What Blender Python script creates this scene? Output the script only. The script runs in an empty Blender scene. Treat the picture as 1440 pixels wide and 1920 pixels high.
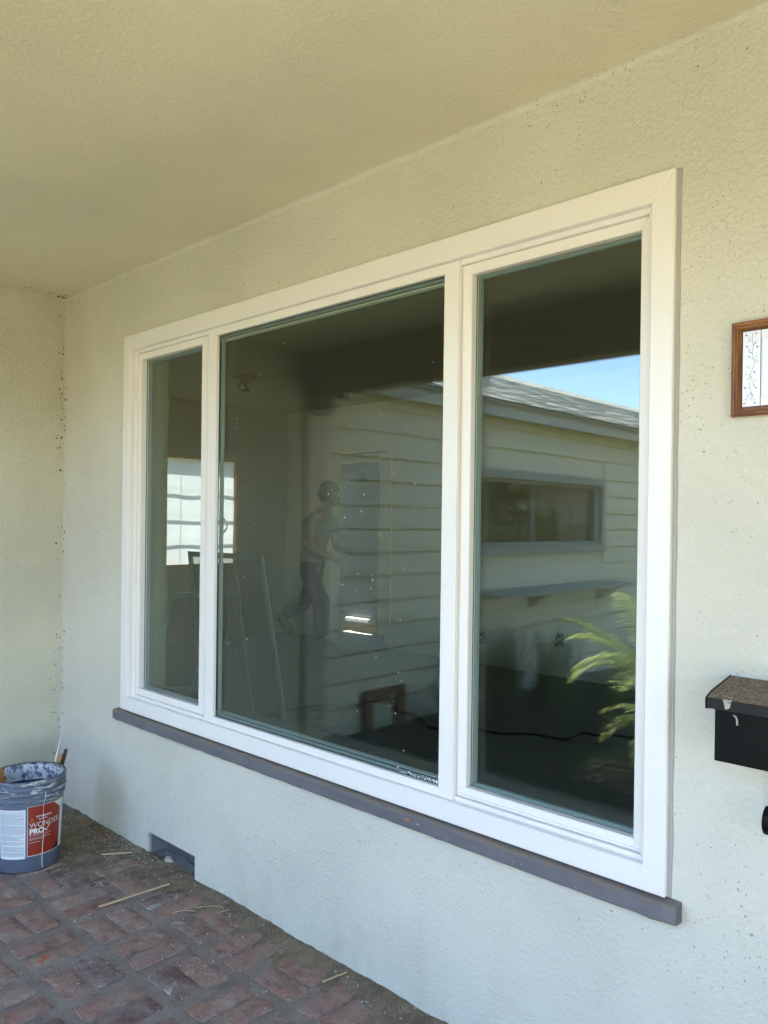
import bpy, bmesh, math, random
from mathutils import Vector, Matrix, noise
random.seed(7)
S = bpy.context.scene
COL = S.collection
rad = math.radians

# ------------------------------------------------------------------ camera
def cam_axes(yaw, pitch, roll):
    fw = Vector((-math.sin(yaw)*math.cos(pitch), math.cos(yaw)*math.cos(pitch), math.sin(pitch)))
    r = Vector((math.cos(yaw), math.sin(yaw), 0)); u = r.cross(fw)
    c, s = math.cos(roll), math.sin(roll)
    return c*r+s*u, -s*r+c*u, fw
R_, U_, F_ = cam_axes(0.7591, -0.00498, 0.01232)
cd = bpy.data.cameras.new('camera'); cam = bpy.data.objects.new('camera', cd); COL.objects.link(cam)
m = Matrix.Identity(4)
for i in range(3):
    m[i][0] = R_[i]; m[i][1] = U_[i]; m[i][2] = -F_[i]
m.translation = (3.9344, -1.7695, 1.45)
cam.matrix_world = m
cd.sensor_fit = 'VERTICAL'; cd.sensor_height = 24.0; cd.lens = 1470/1920*24.0
cd.shift_y = 26.5/1920; cd.clip_start = .05; cd.clip_end = 500
S.camera = cam

# ------------------------------------------------------------------ world, sun, exposure
SUN = Vector((-.46, -.03, .88)).normalized()
w = bpy.data.worlds.new('World'); S.world = w; w.use_nodes = True
nt = w.node_tree; bg = nt.nodes['Background']
sky = nt.nodes.new('ShaderNodeTexSky'); sky.sky_type = 'NISHITA'; sky.sun_disc = False
sky.sun_elevation = math.asin(SUN.z); sky.sun_rotation = math.atan2(SUN.x, SUN.y) % (2*math.pi)
sky.air_density = .9; sky.dust_density = .05; sky.ozone_density = 2.2
nt.links.new(sky.outputs[0], bg.inputs[0]); bg.inputs[1].default_value = .13
ld = bpy.data.lights.new('sun', 'SUN'); ld.energy = 4.8; ld.angle = rad(.53); ld.color = (1, .955, .88)
lo = bpy.data.objects.new('sun', ld); COL.objects.link(lo)
lo.rotation_euler = SUN.to_track_quat('Z', 'Y').to_euler(); lo.location = (0, 0, 12)
vs = S.view_settings; vs.view_transform = 'Standard'; vs.look = 'None'; vs.gamma = 1; vs.use_curve_mapping = False
vs.exposure = 3.66
S.render.engine = 'CYCLES'
cy = S.cycles; cy.use_denoising = True; cy.max_bounces = 10; cy.diffuse_bounces = 5; cy.glossy_bounces = 4
cy.transparent_max_bounces = 24; cy.caustics_reflective = False; cy.caustics_refractive = False
cy.sample_clamp_indirect = 8
try:
    cy.denoiser = 'OPENIMAGEDENOISE'; cy.denoising_input_passes = 'RGB_ALBEDO_NORMAL'; cy.denoising_prefilter = 'ACCURATE'
except Exception: pass

# ------------------------------------------------------------------ material helpers
class NB:
    def __init__(s, name):
        s.m = bpy.data.materials.new(name); s.m.use_nodes = True; s.t = s.m.node_tree
        s.b = s.t.nodes['Principled BSDF']; s.out = s.t.nodes['Material Output']
        s.pos = None
    def n(s, typ, **kw):
        nd = s.t.nodes.new('ShaderNode'+typ)
        for k, v in kw.items(): setattr(nd, k, v)
        return nd
    def put(s, inp, v):
        if hasattr(v, 'default_value') or v.__class__.__name__.startswith('NodeSocket'): s.t.links.new(v, inp)
        else: inp.default_value = v
    def P(s):
        if s.pos is None: s.pos = s.n('NewGeometry').outputs['Position']
        return s.pos
    def mapped(s, sc=(1, 1, 1), loc=(0, 0, 0), src=None):
        mp = s.n('Mapping'); s.put(mp.inputs['Vector'], src or s.P()); mp.inputs['Scale'].default_value = sc
        s.put(mp.inputs['Location'], loc); return mp.outputs[0]
    def noise(s, scale, detail=2, rough=.5, vec=None, dist=0):
        nd = s.n('TexNoise'); s.put(nd.inputs['Vector'], vec or s.P()); nd.inputs['Scale'].default_value = scale
        nd.inputs['Detail'].default_value = detail; nd.inputs['Roughness'].default_value = rough
        nd.inputs['Distortion'].default_value = dist; return nd.outputs['Fac']
    def voro(s, scale, vec=None, feature='F1', rnd=1):
        nd = s.n('TexVoronoi', feature=feature); s.put(nd.inputs['Vector'], vec or s.P()); nd.inputs['Scale'].default_value = scale
        nd.inputs['Randomness'].default_value = rnd; return nd
    def ramp(s, fac, lo, hi, a=0., b=1.):
        nd = s.n('MapRange'); nd.clamp = True; s.put(nd.inputs[0], fac)
        nd.inputs[1].default_value = lo; nd.inputs[2].default_value = hi; nd.inputs[3].default_value = a; nd.inputs[4].default_value = b
        return nd.outputs[0]
    def math(s, op, a, b=0.):
        nd = s.n('Math', operation=op); s.put(nd.inputs[0], a); s.put(nd.inputs[1], b); return nd.outputs[0]
    def mix(s, fac, a, b):
        nd = s.n('Mix', data_type='RGBA'); s.put(nd.inputs[0], fac)
        for i, v in ((6, a), (7, b)):
            if isinstance(v, tuple): nd.inputs[i].default_value = v if len(v) == 4 else v+(1,)
            else: s.put(nd.inputs[i], v)
        return nd.outputs[2]
    def bump(s, h, strength=.5, dist=.002, prev=None):
        nd = s.n('Bump'); nd.inputs['Strength'].default_value = strength; nd.inputs['Distance'].default_value = dist
        s.put(nd.inputs['Height'], h)
        if prev is not None: s.put(nd.inputs['Normal'], prev)
        return nd.outputs[0]
    def rand(s): return s.n('ObjectInfo').outputs['Random']
    def fin(s, col, rough=.6, normal=None, spec=.5, metal=0.):
        if isinstance(col, tuple): s.b.inputs['Base Color'].default_value = col if len(col) == 4 else col+(1,)
        else: s.put(s.b.inputs['Base Color'], col)
        s.put(s.b.inputs['Roughness'], rough); s.b.inputs['Specular IOR Level'].default_value = spec
        s.b.inputs['Metallic'].default_value = metal
        if normal is not None: s.put(s.b.inputs['Normal'], normal)
        return s.m

def plain(name, col, rough=.6, var=.12, nscale=14, bstr=.15, bdist=.001, spec=.5, metal=0.):
    b = NB(name); f = b.noise(nscale, 4, .6)
    c = b.mix(f, tuple(x*(1-var) for x in col), tuple(min(1, x*(1+var)) for x in col))
    h = b.noise(nscale*7, 3)
    return b.fin(c, b.ramp(b.noise(nscale*2.3, 2), .3, .7, max(.02, rough-.06), min(1, rough+.06)), b.bump(h, bstr, bdist), spec, metal)

def stucco(name, col, coarse=1., pits=1.):
    b = NB(name)
    big = b.noise(1.3, 3, .6); mid = b.noise(6, 4, .6)
    c = b.mix(b.ramp(big, .35, .65), tuple(x*.95 for x in col), tuple(min(1, x*1.04) for x in col))
    c = b.mix(b.math('MULTIPLY', b.ramp(mid, .5, .75), .10), c, tuple(x*.72 for x in col))
    # pores that caught dirt
    zone = b.ramp(b.noise(1.9, 3, .65), .40, .62)
    v = b.voro(88, b.mapped((1, 1, .8)))
    size = b.math('ADD', .05, b.math('MULTIPLY', zone, .14))
    pore = b.math('LESS_THAN', v.outputs['Distance'], b.math('MULTIPLY', size, b.ramp(b.noise(31, 2), .35, .65, .45, 1.35)))
    keep = b.math('GREATER_THAN', b.noise(43, 1), .47)
    pore = b.math('MULTIPLY', pore, keep)
    c = b.mix(b.math('MULTIPLY', pore, .55*pits), c, (.16, .14, .10))
    v2 = b.voro(15); spot = b.math('LESS_THAN', v2.outputs['Distance'], .045)
    c = b.mix(b.math('MULTIPLY', spot, .5*pits), c, (.08, .07, .05))
    # stains and splashes, heavier low down where rain and mop water reach
    sx = b.n('SeparateXYZ'); b.put(sx.inputs[0], b.P())
    low = b.ramp(sx.outputs[2], .0, .30, 1., 0.)
    st = b.math('MULTIPLY', b.ramp(b.noise(5.5, 6, .75, b.mapped((1, 1, .55))), .46, .72), b.math('ADD', .02, b.math('MULTIPLY', low, .28)))
    c = b.mix(st, c, (.33, .27, .19))
    patch = b.ramp(b.noise(1.7, 2), .35, .65, .45, 1.)
    lump = b.ramp(b.noise(82, 4, .6, dist=.4), .40, .66)
    fine = b.noise(260, 3, .7)
    h = b.math('ADD', b.math('MULTIPLY', b.math('MULTIPLY', lump, patch), 1.0), b.math('MULTIPLY', fine, .5))
    h = b.math('SUBTRACT', h, b.math('MULTIPLY', pore, 1.1))
    nrm = b.bump(b.noise(3.2, 2), .22, .012)
    return b.fin(c, .85, b.bump(h, min(1., .75*coarse), .0033*coarse, nrm), .2)

def glass_mat(name, tint=(.93, .965, .945), r0=.034):
    b = NB(name); t = b.t
    tr = b.n('BsdfTransparent'); tr.inputs[0].default_value = tint+(1,)
    gl = b.n('BsdfGlossy'); gl.inputs['Roughness'].default_value = .0; gl.inputs['Color'].default_value = (1, 1, .97, 1)
    g = b.n('NewGeometry'); d = b.n('VectorMath', operation='DOT_PRODUCT')
    t.links.new(g.outputs['Normal'], d.inputs[0]); t.links.new(g.outputs['Incoming'], d.inputs[1])
    x = b.math('SUBTRACT', 1., b.math('ABSOLUTE', d.outputs['Value']))
    f = b.math('ADD', r0, b.math('MULTIPLY', b.math('POWER', x, 5.), 1-r0))
    mx = b.n('MixShader'); b.put(mx.inputs[0], f)
    t.links.new(tr.outputs[0], mx.inputs[1]); t.links.new(gl.outputs[0], mx.inputs[2])
    t.links.new(mx.outputs[0], b.out.inputs['Surface'])
    return b.m

def wood(name, a, c2, scale=(3, 40, 40), rough=.55, bstr=.3):
    b = NB(name); tc = b.n('TexCoord').outputs['Object']
    v = b.mapped(scale, b.n('ObjectInfo').outputs['Location'], tc)
    g = b.noise(1., 6, .7, v, .8)
    c = b.mix(b.ramp(g, .36, .64), a, c2)
    return b.fin(c, rough, b.bump(g, bstr, .0012), .35)

M = {}
CREAM = (.66, .637, .555)
M['stucco'] = stucco('stucco_cream', CREAM)
M['stucco_side'] = stucco('stucco_cream_side', (.66, .635, .515), 1.5, .6)
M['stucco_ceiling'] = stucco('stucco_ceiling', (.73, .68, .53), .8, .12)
def vinyl():
    b = NB('white_vinyl')
    c = b.mix(b.noise(5, 4, .6), (.81, .775, .755), (.86, .825, .81))
    return b.fin(c, b.ramp(b.noise(30, 3), .3, .7, .28, .4), b.bump(b.noise(9, 2), .08, .002), .5)
M['vinyl'] = vinyl()
M['jamb'] = plain('dark_jamb', (.13, .135, .10), .6, .1)  # even dark olive tone for the inner jamb lining
M['gasket'] = plain('black_gasket', (.012, .014, .015), .5, .2)
M['spacer'] = plain('spacer_grey', (.20, .25, .25), .4, .05, spec=.5)
M['glass'] = glass_mat('window_glass')
M['glass_plain'] = glass_mat('old_glass', (.86, .88, .86), .09)
def sill_mat():
    b = NB('sill_grey_paint')
    n1 = b.noise(9, 5, .65); c = b.mix(b.ramp(n1, .35, .65), (.125, .122, .138), (.155, .150, .168))
    g = b.n('NewGeometry'); sx = b.n('SeparateXYZ'); b.t.links.new(g.outputs['Normal'], sx.inputs[0])
    up = b.ramp(sx.outputs[2], .5, .9)
    dirt = b.math('MULTIPLY', up, b.ramp(b.noise(22, 5, .7), .3, .55))
    c = b.mix(b.ramp(b.noise(1., 5, .7, b.mapped((3, 60, 60))), .5, .75, 0., .5), c, (.09, .085, .10))
    c = b.mix(dirt, c, (.19, .155, .125))
    s = b.voro(60); sp = b.math('MULTIPLY', b.math('LESS_THAN', s.outputs['Distance'], .09), b.ramp(b.noise(3.1, 2), .55, .62))
    c = b.mix(b.math('MULTIPLY', sp, .8), c, (.62, .6, .58))
    return b.fin(c, .55, b.bump(b.noise(40, 4, .6), .35, .002), .4)
M['sill'] = sill_mat()
M['bare_wood_chip'] = plain('chipped_bare_wood', (.36, .17, .10), .7, .2, 60)
M['caulk'] = plain('grey_caulk', (.38, .37, .36), .7)
def brick_mat():
    b = NB('used_brick')
    r = b.rand(); P = b.P()
    off = b.n('CombineXYZ'); b.put(off.inputs[0], b.math('MULTIPLY', r, 31.)); b.put(off.inputs[1], b.math('MULTIPLY', r, 17.))
    ad = b.n('VectorMath', operation='ADD'); b.put(ad.inputs[0], P); b.put(ad.inputs[1], off.outputs[0]); V = ad.outputs[0]
    base = b.mix(r, (.31, .155, .115), (.37, .215, .165))
    base = b.mix(b.ramp(b.math('FRACT', b.math('MULTIPLY', r, 7.3)), .60, .8), base, (.165, .085, .08))
    base = b.mix(b.ramp(b.noise(19, 5, .7, V), .45, .66, 0., .8), base, (.13, .075, .065))
    wt = b.ramp(b.noise(12, 6, .75, V, .6), .53, .66)
    base = b.mix(b.math('MULTIPLY', wt, b.ramp(b.math('FRACT', b.math('MULTIPLY', r, 3.7)), .3, .9, .05, .85)), base, (.58, .54, .51))
    dust = b.ramp(b.noise(9, 7, .75), .40, .62, .05, .72)
    base = b.mix(dust, base, (.33, .28, .235))
    fr = b.math('LESS_THAN', b.voro(4.2, V).outputs['Distance'], .085)
    base = b.mix(b.math('MULTIPLY', fr, b.ramp(b.noise(45, 4, .7), .44, .56)), base, (.44, .11, .04))
    blk = b.ramp(b.noise(85, 5, .75, V), .40, .33)
    base = b.mix(b.math('MULTIPLY', blk, .8), base, (.045, .033, .03))
    h = b.math('ADD', b.noise(34, 6, .75, V), b.math('MULTIPLY', b.noise(150, 5, .75), .6))
    return b.fin(base, .92, b.bump(h, 1., .007), .15)
M['brick'] = brick_mat()
def mortar_mat():
    b = NB('mortar_dirt'); n1 = b.noise(8, 6, .7)
    c = b.mix(b.ramp(n1, .35, .65), (.235, .185, .155), (.36, .295, .25))
    c = b.mix(b.ramp(b.noise(190, 3, .7), .58, .72), c, (.36, .33, .29))
    c = b.mix(b.ramp(b.noise(150, 3, .7), .62, .7), c, (.06, .05, .045))
    return b.fin(c, .95, b.bump(b.math('ADD', b.noise(45, 6, .75), b.noise(190, 4, .75)), 1., .007), .15)
M['mortar'] = mortar_mat()
def dirt_mat():
    b = NB('sawdust_dirt'); n1 = b.noise(11, 6, .7)
    c = b.mix(b.ramp(n1, .35, .65), (.13, .10, .07), (.27, .21, .145))
    c = b.mix(b.ramp(b.noise(260, 3, .7), .56, .68), c, (.48, .40, .29))
    c = b.mix(b.ramp(b.noise(170, 3, .7), .62, .7), c, (.05, .04, .03))
    return b.fin(c, .95, b.bump(b.math('ADD', b.noise(90, 5, .7), b.noise(300, 3, .7)), .9, .005), .1)
M['dirt'] = dirt_mat()
M['crumb'] = plain('crumbs', (.40, .36, .30), .9, .5, 40)
M['blond_wood'] = wood('blond_splinter', (.50, .36, .20), (.62, .47, .29), (6, 80, 80), .7)
M['brown_wood'] = wood('brown_splinter', (.16, .09, .05), (.26, .15, .08), (6, 80, 80), .7)
M['cedar'] = wood('cedar_offcut', (.26, .14, .05), (.42, .25, .10), (4, 70, 70), .6)
M['dark_wood'] = wood('dark_offcut', (.02, .015, .012), (.10, .055, .03), (4, 70, 70), .6)
M['orange_wood'] = wood('orange_offcut', (.45, .17, .04), (.56, .25, .08), (4, 60, 60), .6)
M['white_stick'] = plain('white_stick', (.66, .64, .56), .6, .1)
def bucket_mat():
    b = NB('bucket_grey')
    c = b.mix(b.noise(9, 4, .6), (.095, .115, .165), (.125, .145, .20))
    tc = b.n('TexCoord').outputs['Object']; sp = b.n('SeparateXYZ'); b.put(sp.inputs[0], tc)
    z = sp.outputs[2]
    band = b.math('MULTIPLY', b.ramp(z, .262, .285), 1.)
    sm = b.ramp(b.noise(1., 6, .75, b.mapped((9, 9, 46), (3, 1, 2), tc), .6), .53, .60)
    c = b.mix(b.math('MULTIPLY', b.math('MULTIPLY', sm, band), .85), c, (.62, .62, .60))
    return b.fin(c, .45, b.bump(b.noise(60, 3), .12, .001), .45)
M['bucket'] = bucket_mat()
M['bucket_in'] = plain('bucket_inside', (.05, .06, .11), .35, .3, 9)
def crust():
    b = NB('dried_paint'); n1 = b.noise(42, 5, .7)
    c = b.mix(b.ramp(n1, .44, .52), (.12, .13, .2), (.66, .66, .68))
    return b.fin(c, .5, b.bump(n1, .8, .004), .4)
M['crust'] = crust()
M['label_white'] = plain('label_white', (.72, .74, .76), .4, .04)
M['label_red'] = plain('label_red', (.28, .030, .014), .38, .08)
M['label_green'] = plain('label_green', (.12, .38, .05), .4, .05)
M['label_black'] = plain('label_black', (.02, .015, .02), .4, .05)
M['print_grey'] = plain('print_grey', (.20, .22, .27), .6, .05)
M['paint_white'] = plain('paint_white', (.78, .78, .78), .4, .03)
M['black_metal'] = plain('black_painted_metal', (.004, .0043, .0046), .5, .3, 30, .25, spec=.13)
def dusty():
    b = NB('dusty_lid')
    n1 = b.noise(190, 4, .75); g = b.n('NewGeometry'); sx = b.n('SeparateXYZ'); b.t.links.new(g.outputs['Normal'], sx.inputs[0])
    c = b.mix(b.ramp(n1, .38, .64), (.05, .036, .028), (.30, .22, .165))
    c = b.mix(b.ramp(sx.outputs[2], .6, .85), (.02, .019, .02), c)
    return b.fin(c, .75, b.bump(n1, .6, .002), .3)
M['dusty_lid'] = dusty()
M['frame_wood'] = wood('oak_frame', (.10, .035, .012), (.30, .125, .04), (60, 60, 5), .4, .25)
M['frame_wood_h'] = wood('oak_frame_h', (.10, .035, .012), (.30, .125, .04), (5, 60, 60), .4, .25)
M['tile'] = plain('glazed_tile', (.74, .73, .76), .12, .03, 5, .05)
M['vine'] = plain('vine_green', (.14, .19, .13), .3, .1)
M['petal_red'] = plain('petal_red', (.55, .14, .12), .3, .1)
M['petal_blue'] = plain('petal_blue', (.13, .11, .33), .3, .1)
M['tile_line'] = plain('tile_line', (.36, .35, .32), .4, .1)
M['speck'] = plain('speck_white', (.9, .9, .88), .5, .05)
M['grime'] = plain('grime', (.055, .05, .035), .9, .3)
M['mesh_wire'] = plain('galvanised_wire', (.17, .175, .20), .6, .2, 40, spec=.4)
M['vent_frame'] = plain('vent_frame', (.20, .20, .215), .6, .15)
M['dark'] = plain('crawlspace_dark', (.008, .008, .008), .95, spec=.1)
# wing and garden
def siding_mat():
    b = NB('siding_paint'); tc = b.P()
    c = b.mix(b.noise(2.2, 5, .65), (.70, .68, .53), (.77, .75, .60))
    g = b.noise(1., 5, .7, b.mapped((60, 3, 60)))
    s = b.voro(11); c = b.mix(b.math('MULTIPLY', b.math('LESS_THAN', s.outputs['Distance'], .06), .5), c, (.2, .19, .14))
    return b.fin(c, .6, b.bump(g, .25, .002), .35)
M['siding'] = siding_mat()
M['grey_trim'] = plain('grey_trim', (.34, .35, .33), .55, .08)
M['fascia'] = plain('fascia_paint', (.50, .50, .46), .6, .12, 6)
M['post'] = plain('post_paint', (.50, .46, .37), .6, .1)
M['beam'] = plain('beam_paint', (.36, .33, .24), .65, .1)
def shingle_mat():
    b = NB('shingle'); r = b.noise(1., 3, .6, b.mapped((2, 7, 2)))
    c = b.mix(b.ramp(r, .35, .65), (.40, .39, .355), (.66, .64, .575))
    return b.fin(c, .95, b.bump(b.noise(90, 4), .6, .004), .15)
M['shingle'] = shingle_mat()
M['shaded_roof'] = plain('shaded_roof', (.07, .058, .046), .95, .4, 14, .9, .02)  # shade on the upper roof wedge put into its colour
M['earth'] = plain('earth', (.10, .08, .06), .95, .3, 5, .8, .01)
M['mulch'] = plain('mulch', (.028, .023, .018), .95, .4, 25, .9, .012)
def lawn_mat():
    b = NB('lawn'); c = b.mix(b.noise(3, 6, .7), (.175, .15, .062), (.245, .21, .105))
    return b.fin(c, .9, b.bump(b.noise(70, 4, .7), .8, .02), .2)
M['lawn'] = lawn_mat()
def leafm(name, a, c2, tr=.35):
    b = NB(name); c = b.mix(b.noise(6, 4, .7), a, c2)
    b.fin(c, .5, None, .35)
    tl = b.n('BsdfTranslucent'); b.put(tl.inputs[0], c); mx = b.n('MixShader'); mx.inputs[0].default_value = tr
    b.t.links.new(b.b.outputs[0], mx.inputs[1]); b.t.links.new(tl.outputs[0], mx.inputs[2]); b.t.links.new(mx.outputs[0], b.out.inputs[0])
    return b.m
M['blade'] = leafm('grass_blade', (.06, .10, .02), (.14, .17, .05))
M['palm'] = leafm('palm_leaf', (.22, .30, .06), (.36, .42, .13), .4)
M['tuft'] = leafm('tuft_leaf', (.12, .16, .06), (.20, .23, .10), .3)
M['ivy'] = leafm('ivy_leaf', (.012, .022, .008), (.03, .045, .014), .15)
M['leaf'] = leafm('bush_leaf', (.05, .085, .02), (.12, .15, .04), .3)
M['bark'] = plain('bark', (.13, .09, .06), .9, .3, 20, .8, .01)
M['far_wall'] = plain('far_wall', (.62, .58, .53), .8, .08, 2)
M['far_roof'] = plain('far_roof', (.30, .15, .10), .9, .2, 6)
M['far_glass'] = plain('far_glass', (.03, .035, .04), .1, .1)
M['asphalt'] = plain('asphalt', (.05, .05, .052), .9, .2, 8)
M['concrete'] = plain('concrete', (.40, .36, .28), .9, .12, 6)
# interior
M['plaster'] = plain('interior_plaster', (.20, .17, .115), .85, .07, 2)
M['plaster_lit'] = plain('back_wall_lit_plaster', (.66, .60, .46), .85, .06, 2)  # paler copy of the plaster; light falling on the back wall put into colour
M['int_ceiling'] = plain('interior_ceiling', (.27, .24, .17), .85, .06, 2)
def floor_mat():
    b = NB('paper_covered_floor'); n1 = b.noise(1., 5, .65, b.mapped((2.2, 7, 2)), 1.)
    c = b.mix(n1, (.14, .14, .125), (.21, .205, .185))
    return b.fin(c, .6, b.bump(n1, .8, .03), .4)
M['room_floor'] = floor_mat()
M['door_grey'] = plain('door_grey', (.025, .027, .042), .5, .06)
M['cream_trim'] = plain('cream_trim', (.72, .57, .36), .6, .06)
M['film'] = leafm('white_film', (.14, .14, .145), (.16, .16, .165), .6)
M['raw_wood'] = plain('raw_wood', (.36, .17, .06), .8, .2, 30)
M['alu'] = plain('aluminium', (.36, .36, .34), .4, .06, metal=.3)
M['screen'] = glass_mat('screen_glass', (.72, .73, .72), .05)
M['cord_black'] = plain('cord_black', (.01, .01, .012), .5, .1)
M['cord_red'] = plain('cord_red', (.10, .03, .02), .6, .2)
M['denim'] = plain('denim', (.018, .035, .08), .85, .25, 20, .4, .004)
M['tshirt'] = plain('tshirt', (.26, .255, .25), .85, .1, 9, .4, .006)
M['skin'] = plain('skin', (.30, .17, .11), .5, .08)
M['hair'] = plain('dark_cap', (.012, .013, .016), .8, .2)
M['shoe'] = plain('shoe', (.018, .017, .018), .6, .2)

# ------------------------------------------------------------------ mesh helpers
def link(name, me, mat, parent=None, smooth=False):
    o = bpy.data.objects.new(name, me); COL.objects.link(o)
    if mat is not None and not me.materials:
        for k in (mat if isinstance(mat, (list, tuple)) else [mat]): me.materials.append(M[k] if isinstance(k, str) else k)
    if smooth:
        for p in me.polygons: p.use_smooth = True
    if parent is not None:
        o.parent = parent; o.matrix_parent_inverse = Matrix.Translation(-parent.location)
    return o
def tag(o, label, cat, group=None):
    o['label'] = label; o['category'] = cat
    if group: o['group'] = group
    return o
def thing(name, loc, label, cat, group=None):
    o = bpy.data.objects.new(name, None); o.empty_display_size = .1; COL.objects.link(o); o.location = loc
    return tag(o, label, cat, group)
class MB:
    def __init__(s): s.v = []; s.f = []
    def add(s, v, f):
        k = len(s.v); s.v += [tuple(p) for p in v]; s.f += [tuple(i+k for i in q) for q in f]; return s
    def box(s, a, b):
        x0, y0, z0 = a; x1, y1, z1 = b
        return s.add([(x0,y0,z0),(x1,y0,z0),(x1,y1,z0),(x0,y1,z0),(x0,y0,z1),(x1,y0,z1),(x1,y1,z1),(x0,y1,z1)],
            [(0,3,2,1),(4,5,6,7),(0,1,5,4),(1,2,6,5),(2,3,7,6),(3,0,4,7)])
    def prism(s, prof, axis, a, b):
        n = len(prof)
        def pt(u, v, t):
            return {0: (t, u, v), 1: (u, t, v), 2: (u, v, t)}[axis]
        vv = [pt(u, v, a) for u, v in prof]+[pt(u, v, b) for u, v in prof]
        ff = [tuple(range(n))[::-1], tuple(range(n, 2*n))]+[(i, (i+1) % n, n+(i+1) % n, n+i) for i in range(n)]
        return s.add(vv, ff)
    def tube(s, pts, r, n=8, cap=True):
        pts = [Vector(p) for p in pts]; rs = r if isinstance(r, (list, tuple)) else [r]*len(pts)
        rings = []; up = Vector((.13, .21, 1)).normalized(); k0 = len(s.v)
        for i, p in enumerate(pts):
            d = (pts[min(i+1, len(pts)-1)]-pts[max(i-1, 0)]).normalized()
            a = d.cross(up)
            if a.length < 1e-3: a = d.cross(Vector((1, 0, 0)))
            a.normalize(); b_ = d.cross(a)
            for j in range(n):
                t = 2*math.pi*j/n; s.v.append(tuple(p+(a*math.cos(t)+b_*math.sin(t))*rs[i]))
        for i in range(len(pts)-1):
            for j in range(n):
                s.f.append((k0+i*n+j, k0+i*n+(j+1) % n, k0+(i+1)*n+(j+1) % n, k0+(i+1)*n+j))
        if cap:
            s.f.append(tuple(k0+j for j in range(n))[::-1]); s.f.append(tuple(k0+(len(pts)-1)*n+j for j in range(n)))
        return s
    def lathe(s, prof, c, n=48, a0=0., a1=2*math.pi):
        full = abs(a1-a0-2*math.pi) < 1e-6; cols = n if full else n+1; k0 = len(s.v); m_ = len(prof)
        for j in range(cols):
            t = a0+(a1-a0)*j/n
            for r, z in prof: s.v.append((c[0]+r*math.cos(t), c[1]+r*math.sin(t), c[2]+z))
        for j in range(n):
            j2 = (j+1) % cols
            for i in range(m_-1): s.f.append((k0+j*m_+i, k0+j2*m_+i, k0+j2*m_+i+1, k0+j*m_+i+1))
        return s
    def mesh(s, name):
        me = bpy.data.meshes.new(name); me.from_pydata(s.v, [], s.f); me.update(); return me
    def build(s, name, mat, parent=None, bevel=0., smooth=False, fix=True, seg=2):
        me = s.mesh(name)
        if fix or bevel:
            bm = bmesh.new(); bm.from_mesh(me)
            if fix: bmesh.ops.recalc_face_normals(bm, faces=bm.faces)
            if bevel: bmesh.ops.bevel(bm, geom=[e for e in bm.edges if len(e.link_faces) == 2 and e.calc_face_angle(0) > .5], offset=bevel, segments=seg, affect='EDGES', profile=.6, clamp_overlap=True)
            bm.to_mesh(me); bm.free()
        return link(name, me, mat, parent, smooth)
def box(name, a, b, mat, parent=None, bevel=0.):
    return MB().box(a, b).build(name, mat, parent, bevel)
def holed_slab(axis, t0, t1, us, vs, holes):
    """slab normal to axis between t0,t1; us/vs sorted cut lists; holes = set of (i,j) cells left open"""
    mb = MB(); idx = {}
    def pt(u, v, t): return {1: (u, t, v), 0: (t, u, v)}[axis]
    def vid(i, j, k):
        if (i, j, k) not in idx:
            idx[(i, j, k)] = len(mb.v); mb.v.append(pt(us[i], vs[j], (t0, t1)[k]))
        return idx[(i, j, k)]
    nu, nv = len(us)-1, len(vs)-1
    solid = lambda i, j: 0 <= i < nu and 0 <= j < nv and (i, j) not in holes
    for i in range(nu):
        for j in range(nv):
            if not solid(i, j): continue
            for k in (0, 1): mb.f.append((vid(i,j,k), vid(i+1,j,k), vid(i+1,j+1,k), vid(i,j+1,k)))
            for di, dj, a, b_ in ((-1,0,(i,j),(i,j+1)), (1,0,(i+1,j),(i+1,j+1)), (0,-1,(i,j),(i+1,j)), (0,1,(i,j+1),(i+1,j+1))):
                if not solid(i+di, j+dj): mb.f.append((vid(*a,0), vid(*b_,0), vid(*b_,1), vid(*a,1)))
    return mb
def text_mesh(body, size, bold=False, spacing=1.):
    c = bpy.data.curves.new('lettering', 'FONT'); c.body = body; c.size = size; c.align_x = 'LEFT'; c.resolution_u = 3
    c.space_character = spacing
    c.offset = -size*.006 if not bold else size*.045
    o = bpy.data.objects.new('lettering', c); COL.objects.link(o)
    dg = bpy.context.evaluated_depsgraph_get(); dg.update()
    me = bpy.data.meshes.new_from_object(o.evaluated_get(dg)); v = [p.co.copy() for p in me.vertices]; f = [tuple(p.vertices) for p in me.polygons]
    bpy.data.objects.remove(o); bpy.data.curves.remove(c); bpy.data.meshes.remove(me)
    return v, f

# ------------------------------------------------------------------ ground and porch floor
g = MB().add([(-90,-90,-.06),(90,-90,-.06),(90,90,-.06),(-90,90,-.06)], [(0,1,2,3)]).build('ground', 'lawn', fix=False); g['kind'] = 'structure'
rd = MB().add([(-90,-19,-.052),(90,-19,-.052),(90,-12.5,-.052),(-90,-12.5,-.052)], [(0,1,2,3)]).build('road', 'asphalt', fix=False); rd['kind'] = 'structure'
pv = box('pavement', (-90, -12.3, -.2), (90, -10.9, .03), 'concrete'); pv['kind'] = 'structure'
fp_ = box('path', (3.7, -10.9, -.2), (4.9, -1.861, -.03), 'concrete'); fp_['kind'] = 'structure'  # out-of-view strip added to bounce warm light into the porch
bed = MB()
for j in range(41):
    for i in range(41):
        x = .0+2.75*i/40; y = -1.862-3.6*j/40; bed.v.append((x, y, -.045+.02*noise.noise(Vector((x*6, y*6, 0)))-(.03 if i == 40 or j == 40 else 0)))
for j in range(40):
    for i in range(40): q = j*41+i; bed.f.append((q, q+41, q+42, q+1))
bed = bed.build('planting_bed', 'mulch', None, smooth=True); bed['kind'] = 'structure'
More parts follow.
